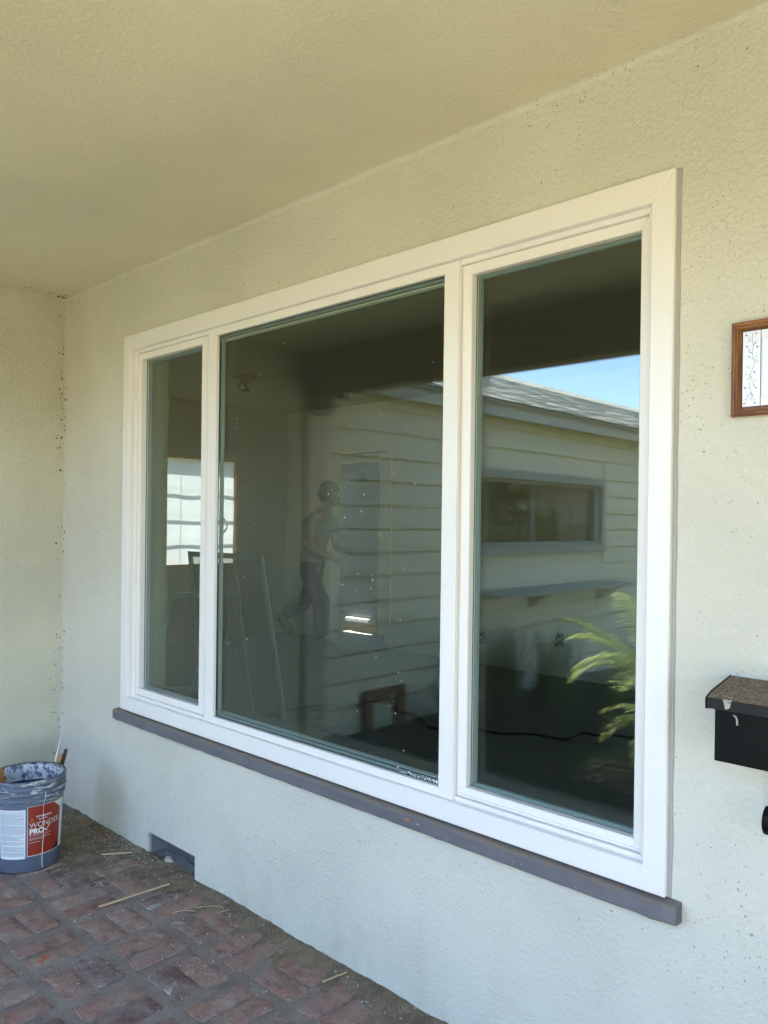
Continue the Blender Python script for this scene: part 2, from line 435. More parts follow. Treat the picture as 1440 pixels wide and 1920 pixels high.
porch = box('porch_floor', (0, -1.86, -.25), (6.4, .02, -.004), 'mortar'); porch['kind'] = 'structure'

# bricks in a basket weave
MOD = .2315
def brick_mesh(k):
    rnd = random.Random(100+k); L, W_ = .196+rnd.uniform(-.007, .004), .0905+rnd.uniform(-.004, .004)
    cr = rnd.uniform(.006, .014); pts = []
    def side(x0, y0, x1, y1, n_):
        for q in range(n_):
            t = (q+.0)/n_; pts.append(Vector((x0+(x1-x0)*t, y0+(y1-y0)*t, 0)))
    hx, hy = L/2, W_/2
    side(-hx+cr, -hy, hx-cr, -hy, 5); side(hx-cr, -hy, hx, -hy+cr, 1); side(hx, -hy+cr, hx, hy-cr, 2); side(hx, hy-cr, hx-cr, hy, 1)
    side(hx-cr, hy, -hx+cr, hy, 5); side(-hx+cr, hy, -hx, hy-cr, 1); side(-hx, hy-cr, -hx, -hy+cr, 2); side(-hx, -hy+cr, -hx+cr, -hy, 1)
    n_ = len(pts); mb = MB(); low = []; top = []
    for q, p in enumerate(pts):
        j = noise.noise_vector(Vector((p.x*22+k*7, p.y*22, k*1.3))); bite = rnd.uniform(.004, .009) if rnd.random() < .12 else 0
        d = p.normalized(); p2 = p+Vector((j.x, j.y, 0))*.0055-d*bite
        low.append((p2.x, p2.y, -.03)); top.append((p2.x*(1-.0032/hx), p2.y*(1-.0032/hy), -.0022+j.z*.0016)); low[-1] = (p2.x, p2.y, -.006)
    mb.v = low+top+[(x*.82, y*.76, noise.noise(Vector((x*20, y*20, k)))*.0012+.0004) for x, y, z in top]
    for q in range(n_):
        q2 = (q+1) % n_; mb.f += [(q, q2, n_+q2, n_+q), (n_+q, n_+q2, 2*n_+q2, 2*n_+q)]
    mb.f.append(tuple(range(2*n_, 3*n_)))
    me = mb.mesh('brick'); me.materials.append(M['brick'])
    for p in me.polygons: p.use_smooth = len(p.vertices) > 4
    return me
BR = [brick_mesh(k) for k in range(10)]
PX, PY = 1.783, -.3855      # centre of one module, from the photograph
cells = []
for i in range(-9, 21):
    for j in range(-8, 4):
        cx, cy_ = PX+i*MOD, PY+j*MOD
        along_x = (i+j) % 2 == 0
        for s in (-1, 1):
            d = .0485*s
            x, y = (cx, cy_+d) if along_x else (cx+d, cy_)
            hx, hy = (.095, .045) if along_x else (.045, .095)
            if x-hx < .0 or x+hx > 6.35 or y+hy > .005 or y-hy < -1.84: continue
            cells.append((x, y, 0 if along_x else math.pi/2))
near = [c for c in cells if c[0] < 2.75 and c[1] > -1.15]
rest = [c for c in cells if c not in set(near)]
for k, (x, y, rz) in enumerate(near[:300]):
    o = bpy.data.objects.new('brick', BR[random.randrange(10)]); COL.objects.link(o); o.parent = porch
    o.location = (x+random.uniform(-.004, .004), y+random.uniform(-.004, .004), random.uniform(-.0008, .0034))
    o.rotation_euler = (random.gauss(0, .008), random.gauss(0, .008), rz+random.gauss(0, .016)+(math.pi if random.random() < .5 else 0))
rb = MB()
for x, y, rz in rest+near[300:]:
    hx, hy = (.093, .041) if rz == 0 else (.041, .093); zt = random.uniform(.001, .006)
    rb.add([(x-hx,y-hy,-.02),(x+hx,y-hy,-.02),(x+hx,y+hy,-.02),(x-hx,y+hy,-.02),(x-hx+.006,y-hy+.006,zt),(x+hx-.006,y-hy+.006,zt),(x+hx-.006,y+hy-.006,zt),(x-hx+.006,y+hy-.006,zt)],
        [(4,5,6,7),(0,1,5,4),(1,2,6,5),(2,3,7,6),(3,0,4,7)])
o = rb.build('brick_paving', 'brick', porch); o['kind'] = 'stuff'

# drifted sawdust and dirt
def dirt_h(x, y):
    n1 = noise.fractal(Vector((x*5, y*5, 1.3)), 1., 2.1, 5); n2 = noise.fractal(Vector((x*22, y*22, 4.)), 1., 2., 4)
    d = math.hypot((x-.42)*1.0, (y+.02)*2.0)
    h = .020-.026*d
    h = max(h, .013-.10*abs(y+.01)-(0 if x < 2.6 else .03*(x-2.6)))
    dv = math.hypot((x-1.02)/1.3, y*1.0); h = max(h, .028-.22*dv)
    return h+.009*n1*min(1, .35+abs(h)*30)+.0035*n2-.004
gm = MB(); NX, NY = 330, 70
for j in range(NY+1):
    for i in range(NX+1):
        x = .001+3.2*i/NX; y = -.84+.90*j/NY
        if y > 0 and not (.875 < x < 1.225): y = min(y, .0+.004)
        gm.v.append((x, y, dirt_h(x, min(y, .03))))
for j in range(NY):
    for i in range(NX):
        a = j*(NX+1)+i; gm.f.append((a, a+1, a+NX+2, a+NX+1))
o = gm.build('sawdust_and_dirt', 'dirt', None, smooth=True, fix=False); o['kind'] = 'stuff'
o['label'] = 'drift of brown sawdust and dirt over the bricks along the wall'
cm = MB(); rc = random.Random(5)
for k in range(1500):
    x = rc.random()**1.4*2.7; y = -rc.random()**1.8*1.0-.004; r = rc.choice([.0012, .0016, .002, .003])*rc.uniform(.6, 1.4)
    if rc.random() < .22: x = rc.gauss(.72, .13); y = -abs(rc.gauss(.03, .05))-.004
    z = max(dirt_h(x, y), .003)+r*.3
    a = rc.uniform(0, 6.3)
    q = [(math.cos(a+t)*r*rc.uniform(.7, 1.5), math.sin(a+t)*r*rc.uniform(.7, 1.5)) for t in (0, 1.57, 3.14, 4.71)]
    cm.add([(x+u, y+v, z) for u, v in q]+[(x, y, z+r), (x, y, z-r)], [(0,1,4),(1,2,4),(2,3,4),(3,0,4),(1,0,5),(2,1,5),(3,2,5),(0,3,5)])
o = cm.build('crumbs', 'crumb', None, fix=False); o['kind'] = 'stuff'; o['label'] = 'pale crumbs of plaster and wood strewn on the bricks'

# ------------------------------------------------------------------ house with porch
H = 2.5637
house = thing('house', (0, 0, 0), 'cream stucco house with a covered porch, seen from under its roof', 'house')
WX0, WX1, WZ0, WZ1 = .665, 3.15, .62, 2.245       # rough opening
xs = [-3.45, .0, .87, 1.23, WX0, WX1, 6.4]; xs = sorted(xs); zs = [-.25, .004, .097, WZ0, WZ1, 2.72]
def cell(xs, zs, x, z):
    return (max(i for i in range(len(xs)-1) if xs[i] <= x), max(j for j in range(len(zs)-1) if zs[j] <= z))
holes = {(i, j) for i in range(len(xs)-1) for j in range(len(zs)-1) if WX0-1e-6 <= xs[i] and xs[i+1] <= WX1+1e-6 and abs(zs[j]-WZ0) < 1e-6}
holes.add(cell(xs, zs, 1.0, .05))
fw_ = holed_slab(1, 0., .11, xs, zs, holes).build('front_wall', 'stucco', house)
holes2 = {(0, 0)}
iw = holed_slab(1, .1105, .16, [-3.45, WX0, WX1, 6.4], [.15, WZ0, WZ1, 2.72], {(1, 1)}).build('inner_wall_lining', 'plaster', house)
box('side_wall', (-.12, -1.56, -.25), (-.0005, -.0005, H+.1), 'stucco_side', house)
box('porch_ceiling', (-.1, -1.60, H), (6.4, -.0005, H+.06), 'stucco_ceiling', house)
def cove(name, pts3, mat):
    return MB().add(*pts3).build(name, mat, house, smooth=True)
def cove_strip(a, b, d1, d2, r=.016, n=5):
    """concave fillet along edge a-b, inside directions d1,d2"""
    a, b, d1, d2 = map(Vector, (a, b, d1, d2)); v = []; f = []
    for k in range(n+1):
        t = math.pi/2*k/n
        off = (d1*(1-math.sin(t))+d2*(1-math.cos(t)))*r
        v += [a+off, b+off]
    for k in range(n): f.append((2*k, 2*k+1, 2*k+3, 2*k+2))
    return v, f
cove('ceiling_cove', cove_strip((0, 0, H), (6.4, 0, H), (0,-1,0), (0,0,-1), .016), 'stucco')
cove('ceiling_cove', cove_strip((0, 0, H), (0, -1.56, H), (1,0,0), (0,0,-1), .02), 'stucco_side')
box('porch_beam', (-.1, -1.72, 2.272), (6.4, -1.6005, 2.68), 'beam', house, .006)
box('fascia', (.22, -2.33, 2.49), (6.7, -2.295, 2.66), 'fascia', house)  # unseen eave deepened to darken the siding near the porch
box('soffit', (.22, -2.294, 2.60), (6.7, -1.7205, 2.63), 'beam', house)
post = box('corner_post', (-.115, -1.75, -.06), (.035, -1.5605, 2.2715), 'post', house, .008)
prof = [(.0352, 2.2715), (.0352, 2.15), (.10, 2.15), (.115, 2.165), (.16, 2.165), (.19, 2.18), (.21, 2.205), (.225, 2.235), (.25, 2.245), (.30, 2.245), (.30, 2.225), (.335, 2.225), (.335, 2.2715)]
MB().prism(prof, 1, -1.70, -1.61).build('corbel', 'post', post, .003)
box('porch_post', (6.2, -1.74, -.06), (6.35, -1.59, 2.2715), 'post', house, .008)
holed_slab(0, 6.4005, 6.5, [-1.72, 2.0, 3.6, 5.6], [-.25, .95, 2.2, 2.72], {(1, 1)}).build('end_wall', 'stucco_side', house)  # unseen wall closing the porch to darken it; opening added for room light
# main roof, one slope to the front and one behind
MB().prism([(-2.35, 2.665), (1.9, 3.95), (5.9, 2.665), (5.9, 2.74), (1.9, 4.05), (-2.35, 2.74)], 0, -3.9, 6.9).build('roof', 'shingle', house)
# interior shell
RX0, RY1, FZ, CZ = -3.22, 4.1, .153, 2.70
box('room_floor', (-3.45, .161, .03), (6.4, 5.6, FZ), 'room_floor', house)
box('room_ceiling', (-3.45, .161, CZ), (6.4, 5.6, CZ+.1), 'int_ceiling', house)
LW = [.16, 2.35, 3.42, 4.60, 4.74, 5.6]; LZ = [FZ, .95, 2.125, CZ]
holed_slab(0, RX0-.14, RX0, LW, LZ, {(1, 1), (3, 1)}).build('room_side_wall', 'plaster', house)  # second hole is an unseen slit added to let sun into the hall
holed_slab(1, RY1, RY1+.13, [RX0, -2.42, -1.6, 6.4], [FZ, 2.2, CZ], {(1, 0)}).build('room_back_wall', 'plaster_lit', house)
for a, b_ in (((-1.6, RY1-.012, FZ), (-1.53, RY1-.0005, 2.27)), ((-2.49, RY1-.012, FZ), (-2.42, RY1-.0005, 2.27)), ((-2.4195, RY1-.012, 2.2), (-1.6005, RY1-.0005, 2.27))):
    box('door_casing', a, b_, 'cream_trim', house, .002)
# the hall behind: outer wall with a door that stops short of the floor
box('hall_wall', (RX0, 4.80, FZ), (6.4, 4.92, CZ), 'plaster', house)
box('roof_soffit', (-3.9, 5.46, 2.62), (6.9, 5.9, 2.65), 'beam', house)

# ------------------------------------------------------------------ the window
win = thing('window', (1.908, 0, .595), 'large white three-part vinyl window with sliding sides and fixed middle pane', 'window')
OX0, OX1, OZ0, OZ1 = .6417, 3.1745, .595, 2.2697
YT = -.018
def mitre_ring(parts, name, x0, x1, z0, z1, wl, wr, wb, wt, yf, yb, mat, parent, bev=.002):
    """four mitred pieces, outer rect to inner rect, front yf, back yb"""
    o_ = [(x0,z0),(x1,z0),(x1,z1),(x0,z1)]; i_ = [(x0+wl,z0+wb),(x1-wr,z0+wb),(x1-wr,z1-wt),(x0+wl,z1-wt)]
    for k in range(4):
        k2 = (k+1) % 4; q = [o_[k], o_[k2], i_[k2], i_[k]]
        MB().prism(q, 1, yf, yb).build(name, mat, parent, bev, seg=1)
TL, TR, TB, TT = .056, .056, .060, .068
mitre_ring(4, 'casing', OX0, OX1, OZ0, OZ1, TL, TR, TB, TT, YT, .006, 'vinyl', win, .0025)
ix0, ix1, iz0, iz1 = OX0+TL, OX1-TR, OZ0+TB, OZ1-TT
mitre_ring(4, 'frame', ix0-.01, ix1+.01, iz0-.01, iz1+.01, .030, .026, .021, .023, .0065, .069, 'vinyl', win, .0015)
fx0, fx1, fz0, fz1 = ix0+.020, ix1-.016, iz0+.011, iz1-.013
M1 = (1.290, 1.347); M2 = (2.488, 2.542)
def glazed(name, x0, x1, z0, z1, yg, parent, lab=None):
    """sealed double glazing: two panes, a spacer and a black gasket"""
    a = box('pane', (x0, yg, z0), (x1, yg+.004, z1), 'glass', parent)
    b_ = box('pane', (x0+.0004, yg+.018, z0), (x1-.0004, yg+.022, z1), 'glass', parent)
    mitre_ring(4, 'spacer', x0+.001, x1-.001, z0+.001, z1-.001, .011, .011, .011, .011, yg+.0045, yg+.0175, 'spacer', parent, 0)
    mitre_ring(4, 'gasket', x0-.004, x1+.004, z0-.004, z1+.004, .0075, .0075, .0075, .0075, yg-.0035, yg-.0003, 'gasket', parent, 0)
    return a
def sash(name, x0, x1, z0, z1, wl, wr, wb, wt, yf, yg, label):
    e = bpy.data.objects.new(name, None); e.empty_display_size = .1; COL.objects.link(e); e.location = ((x0+x1)/2, yf, z0)
    e.parent = win; e.matrix_parent_inverse = Matrix.Translation(-win.location); e['label'] = label
    bpy.context.view_layer.update()
    def sub(o):
        o.parent = e; o.matrix_parent_inverse = Matrix.Translation(-e.location); return o
    class PP: pass
    fake = e
    mitre_ring(4, 'rail', x0, x1, z0, z1, wl, wr, wb, wt, yf, yg+.0225, 'vinyl', fake, .002)
    glazed('glass', x0+wl-.003, x1-wr+.003, z0+wb-.003, z1-wt+.003, yg, fake)
    return e
sash('sash', fx0+.001, 1.257, fz0+.001, fz1-.001, .024, .04, .030, .030, .016, .046, 'narrow sliding sash on the left of the window')
sash('sash', M2[0]+.008, fx1-.001, fz0+.001, fz1-.001, .078, .022, .030, .030, .016, .042, 'narrow sliding sash on the right of the window')
# middle light with the two mullions, standing forward
MX0, MX1, MZ0, MZ1 = M1[0], M2[1], iz0+.001, iz1-.001
e = bpy.data.objects.new('fixed_light', None); COL.objects.link(e); e.location = (1.9, 0, MZ0); e.parent = win; e.matrix_parent_inverse = Matrix.Translation(-win.location)
e['label'] = 'wide fixed middle light with white mullions'
def kid(o): o.parent = e; o.matrix_parent_inverse = Matrix.Translation(-e.location); return o
mitre_ring(4, 'rail', MX0, MX1, MZ0, MZ1, M1[1]-M1[0], M2[1]-M2[0], .026, .030, -.004, .0135, 'vinyl', e, .002)
for z0_, z1_ in ((MZ0+.002, MZ0+.036), (MZ1-.042, MZ1-.002)): box('back_rail', (M1[0]+.01, .0372, z0_), (M2[1]-.01, .06, z1_), 'vinyl', e, .002)
glazed('glass', M1[1]-.002, M2[0]+.002, MZ0+.024, MZ1-.028, .014, e)
box('track', (M2[1]+.004, .012, iz0+.016), (ix1-.012, .015, iz0+.022), 'vinyl', win)
mitre_ring(4, 'jamb_liner', WX0+.001, WX1-.001, WZ0+.001, WZ1-.001, .062, .05, .055, .055, .0745, .1595, 'jamb', win, 0)
# pull handle inside the left sash
MB().tube([(1.268+.018*math.sin(math.pi*t/10), .074+.024*math.sin(math.pi*t/10), 1.385+.085*t/10) for t in range(11)], .0045, 8).build('handle', 'vinyl', win, smooth=True)
# drain slot cover, lower right of the casing
MB().prism([(3.055, .628), (3.103, .628), (3.106, .632), (3.103, .636), (3.055, .636), (3.052, .632)], 1, YT-.0022, YT-.0002).build('drain_cover', 'vinyl', win, .0008)
# caulk down the right side
ck = MB(); zz = [OZ0+(OZ1-OZ0)*k/60 for k in range(61)]
v = []; f = []
for k, z in enumerate(zz):
    j = noise.noise(Vector((z*9, 1, 2)))*.003
    v += [(OX1-.004, -.004, z), (OX1+.008+j, -.0035, z), (OX1+.011+j, .002, z)]
for k in range(60): f += [(3*k, 3*k+1, 3*k+4, 3*k+3), (3*k+1, 3*k+2, 3*k+5, 3*k+4)]
MB().add(v, f).build('caulk', 'caulk', win)
# painted wooden sill, ragged along its lower edge
sv = []; sf = []; n = 90; SX0, SX1 = .605, 3.207
prof = [(.0, .5915), (-.034, .5895), (-.041, .584), (-.0415, .552), (-.037, .5475), (.0, .5455)]
for k in range(n+1):
    x = SX0+(SX1-SX0)*k/n
    for q, (y, z) in enumerate(prof):
        d = noise.noise(Vector((x*14, q*.7, 5)))*.0014+(noise.noise(Vector((x*30, 3, 1)))*.002 if q >= 4 else 0)
        e_ = min(x-SX0, SX1-x); y2 = y*(1 if e_ > .012 else .82+.18*e_/.012)
        sv.append((x, y2, z+d))
for k in range(n):
    for q in range(5): sf.append((k*6+q, k*6+q+1, k*6+6+q+1, k*6+6+q))
sf += [tuple(range(6)), tuple(range(n*6, n*6+6))[::-1]]
sill = MB().add(sv, sf).build('sill', 'sill', win)
def chip(x, z, a, b_, mat):
    MB().prism([(x+a*math.cos(t)*random.uniform(.85, 1.1), z+b_*math.sin(t)*random.uniform(.85, 1.1)) for t in [k*math.pi/6 for k in range(12)]], 1, -.0432, -.0405).build('paint_chip', mat, sill)
chip(2.403, .5745, .0135, .0042, 'bare_wood_chip'); chip(2.447, .572, .006, .0022, 'caulk')
# dried specks on the middle pane
sm = MB(); rs = random.Random(11)
def speck(x, z, r, y=.0125):
    sm.lathe([(0, 0)], (0, 0, 0), 3) if False else None
    ring = [(x+r*math.cos(t), y+.0013, z+r*1.25*math.sin(t)) for t in [k*math.pi/3 for k in range(6)]]
    sm.add(ring+[(x, y+.0013-r*.6, z)], [(k, (k+1) % 6, 6) for k in range(6)])
for k in range(150):
    x = rs.uniform(1.37, 2.47); z = rs.uniform(.72, 2.13)
    if rs.random() < .35: x = rs.gauss(2.2, .14); z = rs.gauss(1.3, .2)
    elif rs.random() < .4: x = rs.gauss(1.47, .07); z = rs.uniform(.75, 1.9)
    if not (1.36 < x < 2.48 and .70 < z < 2.14): continue
    speck(x, z, rs.choice([.0009, .0011, .0013, .0016, .0021]))
for k in range(46):
    x = 2.48-abs(rs.gauss(0, .09)); speck(x, .683+abs(rs.gauss(0, .006)), rs.choice([.0012, .0018, .0026]))
o = sm.build('dried_specks', 'speck', win); o['kind'] = 'stuff'

# ------------------------------------------------------------------ crawlspace vent
vent = thing('foundation_vent', (1.05, .02, .0), 'low rectangular crawlspace vent with wire mesh at the foot of the wall', 'vent')
box('frame_stile', (.8705, .010, .0045), (.8830, .089, .0965), 'vent_frame', vent)
for a_, b__ in (((1.2255, .012, .0045), (1.2295, .089, .0965)), ((.8832, .012, .0045), (1.2253, .089, .0075)), ((.8832, .012, .0935), (1.2253, .089, .0965))): box('frame_edge', a_, b__, 'dark', vent)
wm = MB()
for k in range(30):
    x = .886+k*.0116; j = random.uniform(-.001, .001); wm.tube([(x+j, .0140, .006), (x-j, .0140, .0955)], .0014, 5, False)
for k in range(8):
    z = .010+k*.0116; wm.tube([(.882, .0158, z), (1.226, .0158, z+random.uniform(-.001, .001))], .0014, 5, False)
o = wm.build('wire_mesh', 'mesh_wire', vent, smooth=True); o['kind'] = 'stuff'
box('back', (.872, .09, .0045), (1.228, .1, .0965), 'dark', vent)
# lump of broken mortar in front of it
def rock(name, loc, sx, sy, sz, mat, seed, label, cat):
    bm = bmesh.new(); bmesh.ops.create_icosphere(bm, subdivisions=2, radius=1)
    for v in bm.verts:
        n_ = 1+.35*noise.noise(v.co*1.7+Vector((seed, 0, 0))); v.co = Vector((v.co.x*sx*n_, v.co.y*sy*n_, v.co.z*sz*n_))
    me = bpy.data.meshes.new(name); bm.to_mesh(me); bm.free(); o = link(name, me, mat); o.location = loc; return tag(o, label, cat)
rock('mortar_lump', (1.035, .002, .026), .024, .016, .011, 'crumb', 3.3, 'pale lump of broken mortar lying before the crawlspace vent', 'debris')

# ------------------------------------------------------------------ bucket
BC = Vector((.58, -.40, .004)); BH = .372
bk = thing('bucket', BC, 'grey plastic paint bucket with red and white label in the porch corner', 'bucket')
def rz(z): return .130+.0165*z/BH        # wall radius
def bl(prof, name, mat, parent=bk, **kw):
    mb = MB().lathe(prof, (0, 0, 0), 72); o = mb.build(name, mat, None, smooth=True, **kw); o.parent = parent; return o
body = bl([(0, .006), (rz(0)-.012, .004), (rz(0)-.004, 0), (rz(0), .006), (rz(.27), .27), (rz(.36), .36), (rz(.372)-.001, .3725), (rz(.37)-.0035, .371), (rz(.02)-.004, .02), (0, .02)], 'body', 'bucket')
for zc, ex in ((.366, .0068), (.342, .0062), (.322, .0082), (.296, .0055)):
    bl([(rz(zc)-.001, zc-.009), (rz(zc)+ex*.8, zc-.0075), (rz(zc)+ex, zc-.003), (rz(zc)+ex, zc+.003), (rz(zc)+ex*.7, zc+.0065), (rz(zc)-.001, zc+.008)], 'band', 'bucket')
bl([(rz(.30)-.0042, .30), (rz(.36)-.0042, .362), (rz(.37)-.006, .371), (rz(.365)-.0085, .350), (rz(.33)-.0048, .325)], 'dried_paint_ring', 'crust')
bl([(0, .17), (rz(.17)-.0045, .17)], 'paint_left_over', 'bucket_in')
bl([(rz(.022)-.0044, .022), (rz(.3)-.0044, .30)], 'inner_lining', 'bucket_in')
# label: angle a measured from the direction that faces the camera, positive to the viewer's right
face = math.atan2(-1.7695-BC.y, 3.9344-BC.x)
def onb(a, z, off=.0):      # a in metres along the surface
    t = face+a/.146; r = rz(z)+off; return (r*math.cos(t), r*math.sin(t), z)
def patch(name, poly_fn, mat, off, a0, a1, z0, z1, nu=24, nv=2):
    mb = MB()
    for i in range(nu+1):
        a = a0+(a1-a0)*i/nu; lo_, hi_ = poly_fn(a) if poly_fn else (z0, z1)
        for j in range(nv+1): mb.v.append(onb(a, lo_+(hi_-lo_)*j/nv, off))
    for i in range(nu):
        for j in range(nv): q = i*(nv+1)+j; mb.f.append((q, q+nv+1, q+nv+2, q+1))
    o = mb.build(name, mat, None, smooth=True, fix=False); o.parent = bk; return o
def wrap_text(body_, a, z, size, mat, name, off=.0012, sx=1., bold=False, spacing=1., shear=0.):
    v, f = text_mesh(body_, size, bold, spacing)
    bm = bmesh.new()
    vs_ = [bm.verts.new((p.x*sx, p.y, 0)) for p in v]
    for q in f:
        try: bm.faces.new([vs_[i] for i in q])
        except ValueError: pass
    me = bpy.data.meshes.new(name)
    for p in bm.verts: p.co = Vector(onb(a+p.co.x+shear*p.co.y, z+p.co.y, off))
    bm.to_mesh(me); bm.free(); o = link(name, me, mat); o.parent = bk; return o
patch('label_sheet', None, 'label_white', .0006, .001, .192, .066, .272)
wp = lambda a: (.060+.004*max(0, (-.108-a)/.010)**2*1.5 if a < -.108 else .060, .262-.004*max(0, (-.108-a)/.010)**2*1.5 if a < -.108 else .262)
patch('label_panel', wp, 'label_white', .0006, -.118, -.006, 0, 0)
patch('label_red', lambda a: (.069, min(.271, .271-(a-.112)*.75) if a > .112 else .271), 'label_red', .0010, .003, .158, 0, 0, 30)
patch('label_green_stripe', None, 'label_green', .0010, .114, .192, .268, .2725)
patch('label_black_corner', lambda a: (.069, .069+max(.0005, (a-.108)*.62)), 'label_black', .0013, .108, .158, 0, 0, 10)
fp = MB(); rf = random.Random(3)
def bar(a0, a1, z, h):
    k = len(fp.v); n_ = 3
    for i in range(n_+1):
        a = a0+(a1-a0)*i/n_; fp.v.extend([onb(a, z, .0011), onb(a, z+h, .0011)])
    for i in range(n_): fp.f.append((k+2*i, k+2*i+2, k+2*i+3, k+2*i+1))
z = .254
while z > .072:
    if rf.random() > .07:
        a = -.112; end = -.012-(rf.random()*.05 if rf.random() < .15 else 0)
        while a < end:
            l = rf.uniform(.004, .013); bar(a, min(a+l, end), z, .0011); a += l+.0014
    z -= .0026
o = fp.build('fine_print', 'print_grey', None, fix=False); o.parent = bk; o['kind'] = 'stuff'
wrap_text('WONDER', .009, .184, .0300, 'label_white', 'lettering', .0016, 1.02, False, 1.02)
wrap_text('PRO', .009, .1575, .0315, 'paint_white', 'lettering', .0016, 1., True)
wrap_text('INTERIOR/EXTERIOR', .009, .148, .0074, 'label_white', 'lettering', .0016, 1., False, 1.45)
wrap_text('PITTSBURGH', .036, .2235, .0098, 'label_white', 'lettering', .0016, 1., True, 1.25)
wrap_text('PAINTS', .046, .2125, .0080, 'label_white', 'lettering', .0016, 1., True, 1.5)
wrap_text('P', .014, .205, .026, 'cedar', 'lettering', .0016, 1.05)
MBc = MB()
for (a0, z0), (a1, z1), wd in (((.072, .172), (.079, .160), .004), ((.079, .160), (.098, .186), .004)):
    k = len(MBc.v); MBc.v += [onb(a0-wd/2, z0, .0016), onb(a0+wd/2, z0, .0016), onb(a1+wd/2, z1, .0016), onb(a1-wd/2, z1, .0016)]; MBc.f.append((k, k+1, k+2, k+3))
o = MBc.build('check_mark', 'paint_white', None, fix=False); o.parent = bk
fp = MB()
for zz_, ee in ((.139, .10), (.134, .075), (.122, .055)):
    a = .009
    while a < ee: l = rf.uniform(.004, .011); bar(a, a+l, zz_, .0016); a += l+.002
for i_, q in enumerate(fp.v): fp.v[i_] = (q[0]*1.003, q[1]*1.003, q[2])
o = fp.build('small_print', 'label_white', None, fix=False); o.parent = bk; o['kind'] = 'stuff'
MB().tube([onb(.066+.002*math.sin(k*1.7), z_, .0016+(.008 if z_ > .285 else 0)) for k, z_ in enumerate([.327, .3, .283, .24, .19, .14, .09, .04, .008])], [.0012, .0011, .0009, .0008, .0010, .0012, .0013, .0015, .002], 6).build('paint_drip', 'paint_white', None, smooth=True).parent = bk
# wire bail hanging at the far side
MB().tube([(.156*math.cos(face+2.2+1.9*t/16), .156*math.sin(face+2.2+1.9*t/16), .315-.09*math.sin(math.pi*t/16)) for t in range(17)], .002, 6).build('bail_handle', 'mesh_wire', None, smooth=True).parent = bk

def stick(name, p0, p1, w0, w1, th, mat, label, cat, seed=0, n=8, group=None):
    """splintered strip from p0 to p1, its own origin at p0"""
    p0, p1 = Vector(p0), Vector(p1); d = p1-p0; L = d.length; d.normalize()
    side = d.cross(Vector((0, 0, 1)));
    if side.length < .1: side = d.cross(Vector((0, 1, 0)))
    side.normalize(); up = side.cross(d).normalized(); mb = MB()
    for k in range(n+1):
        t = k/n; w_ = w0+(w1-w0)*t; j = noise.noise(Vector((t*4, seed, 1)))*.25*max(w0, w1)
        c = Vector((L*t, j*.5, noise.noise(Vector((t*3, seed, 7)))*th*.5))
        for u, v_ in ((-1, -1), (1, -1), (1, 1), (-1, 1)):
            mb.v.append(c+Vector((0, u*w_/2*(1+.2*noise.noise(Vector((t*9, u, seed)))), v_*th/2)))
    for k in range(n):
        for q in range(4): mb.f.append((k*4+q, k*4+(q+1) % 4, k*4+4+(q+1) % 4, k*4+4+q))
    mb.f += [(3, 2, 1, 0), (n*4, n*4+1, n*4+2, n*4+3)]
    o = mb.build(name, mat, None)
    o.location = p0; mt = Matrix((d, side, up)).transposed(); o.rotation_euler = mt.to_euler()
    return tag(o, label, cat, group)
def inb(a_deg, r, z): t = face+rad(a_deg); return BC+Vector((r*math.cos(t), r*math.sin(t), z))
stick('paint_stick', inb(75, .03, .03), (.462, -.205, .466), .012, .004, .004, 'white_stick', 'thin white pointed stick leaning out of the paint bucket', 'stick', 2)
stick('wood_offcut', inb(100, .035, .04), (.50, -.222, .40), .016, .017, .008, 'cedar', 'tan cedar offcut leaning in the bucket beside the white stick', 'offcut', 4)
stick('wood_offcut', inb(110, .055, .04), (.492, -.195, .415), .013, .012, .010, 'dark_wood', 'charred dark offcut, rightmost of the wood in the bucket', 'offcut', 6)
stick('wood_offcut', inb(-70, .02, .04), inb(-112, .118, .385), .03, .034, .008, 'orange_wood', 'orange brown offcut at the left edge of the bucket', 'offcut', 8)
def fl(x, y, h=.004): return (x, y, max(dirt_h(x, y), .006)+h)
stick('wood_splinter', fl(1.18, -.38), fl(1.207, -.101, .006), .009, .004, .004, 'blond_wood', 'longest blond wood splinter on the bricks before the vent', 'splinter', 1, group='wood splinters on the porch floor')
stick('wood_splinter', fl(.755, -.158), fl(.83, -.055), .008, .005, .003, 'blond_wood', 'short blond splinter lying in the pale sawdust left of the vent', 'splinter', 3, group='wood splinters on the porch floor')
stick('wood_splinter', fl(.49, -.045), fl(.638, -.070), .011, .013, .004, 'brown_wood', 'brown splinter in the dirt near the wall behind the bucket', 'splinter', 5, group='wood splinters on the porch floor')
stick('wood_splinter', fl(2.125, -.115), fl(2.141, -.026), .005, .002, .003, 'blond_wood', 'small blond splinter nearest the camera beside the wall', 'splinter', 7, group='wood splinters on the porch floor')
fb = MB()
for pts in ([(1.44,-.13),(1.47,-.085),(1.50,-.06),(1.52,-.065)], [(1.41,-.21),(1.43,-.17),(1.46,-.145)], [(1.56,-.075),(1.575,-.07),(1.585,-.085)], [(.98,-.30),(1.0,-.285),(1.03,-.29)], [(1.53,-.09),(1.545,-.05)]):
    fb.tube([fl(x, y, .003+.002*(k % 2)) for k, (x, y) in enumerate(pts)], .0011, 5)
o = fb.build('wood_fibres', 'blond_wood', None, smooth=True); o['kind'] = 'stuff'; o['label'] = 'thin curled wood fibres on the bricks by the wall'

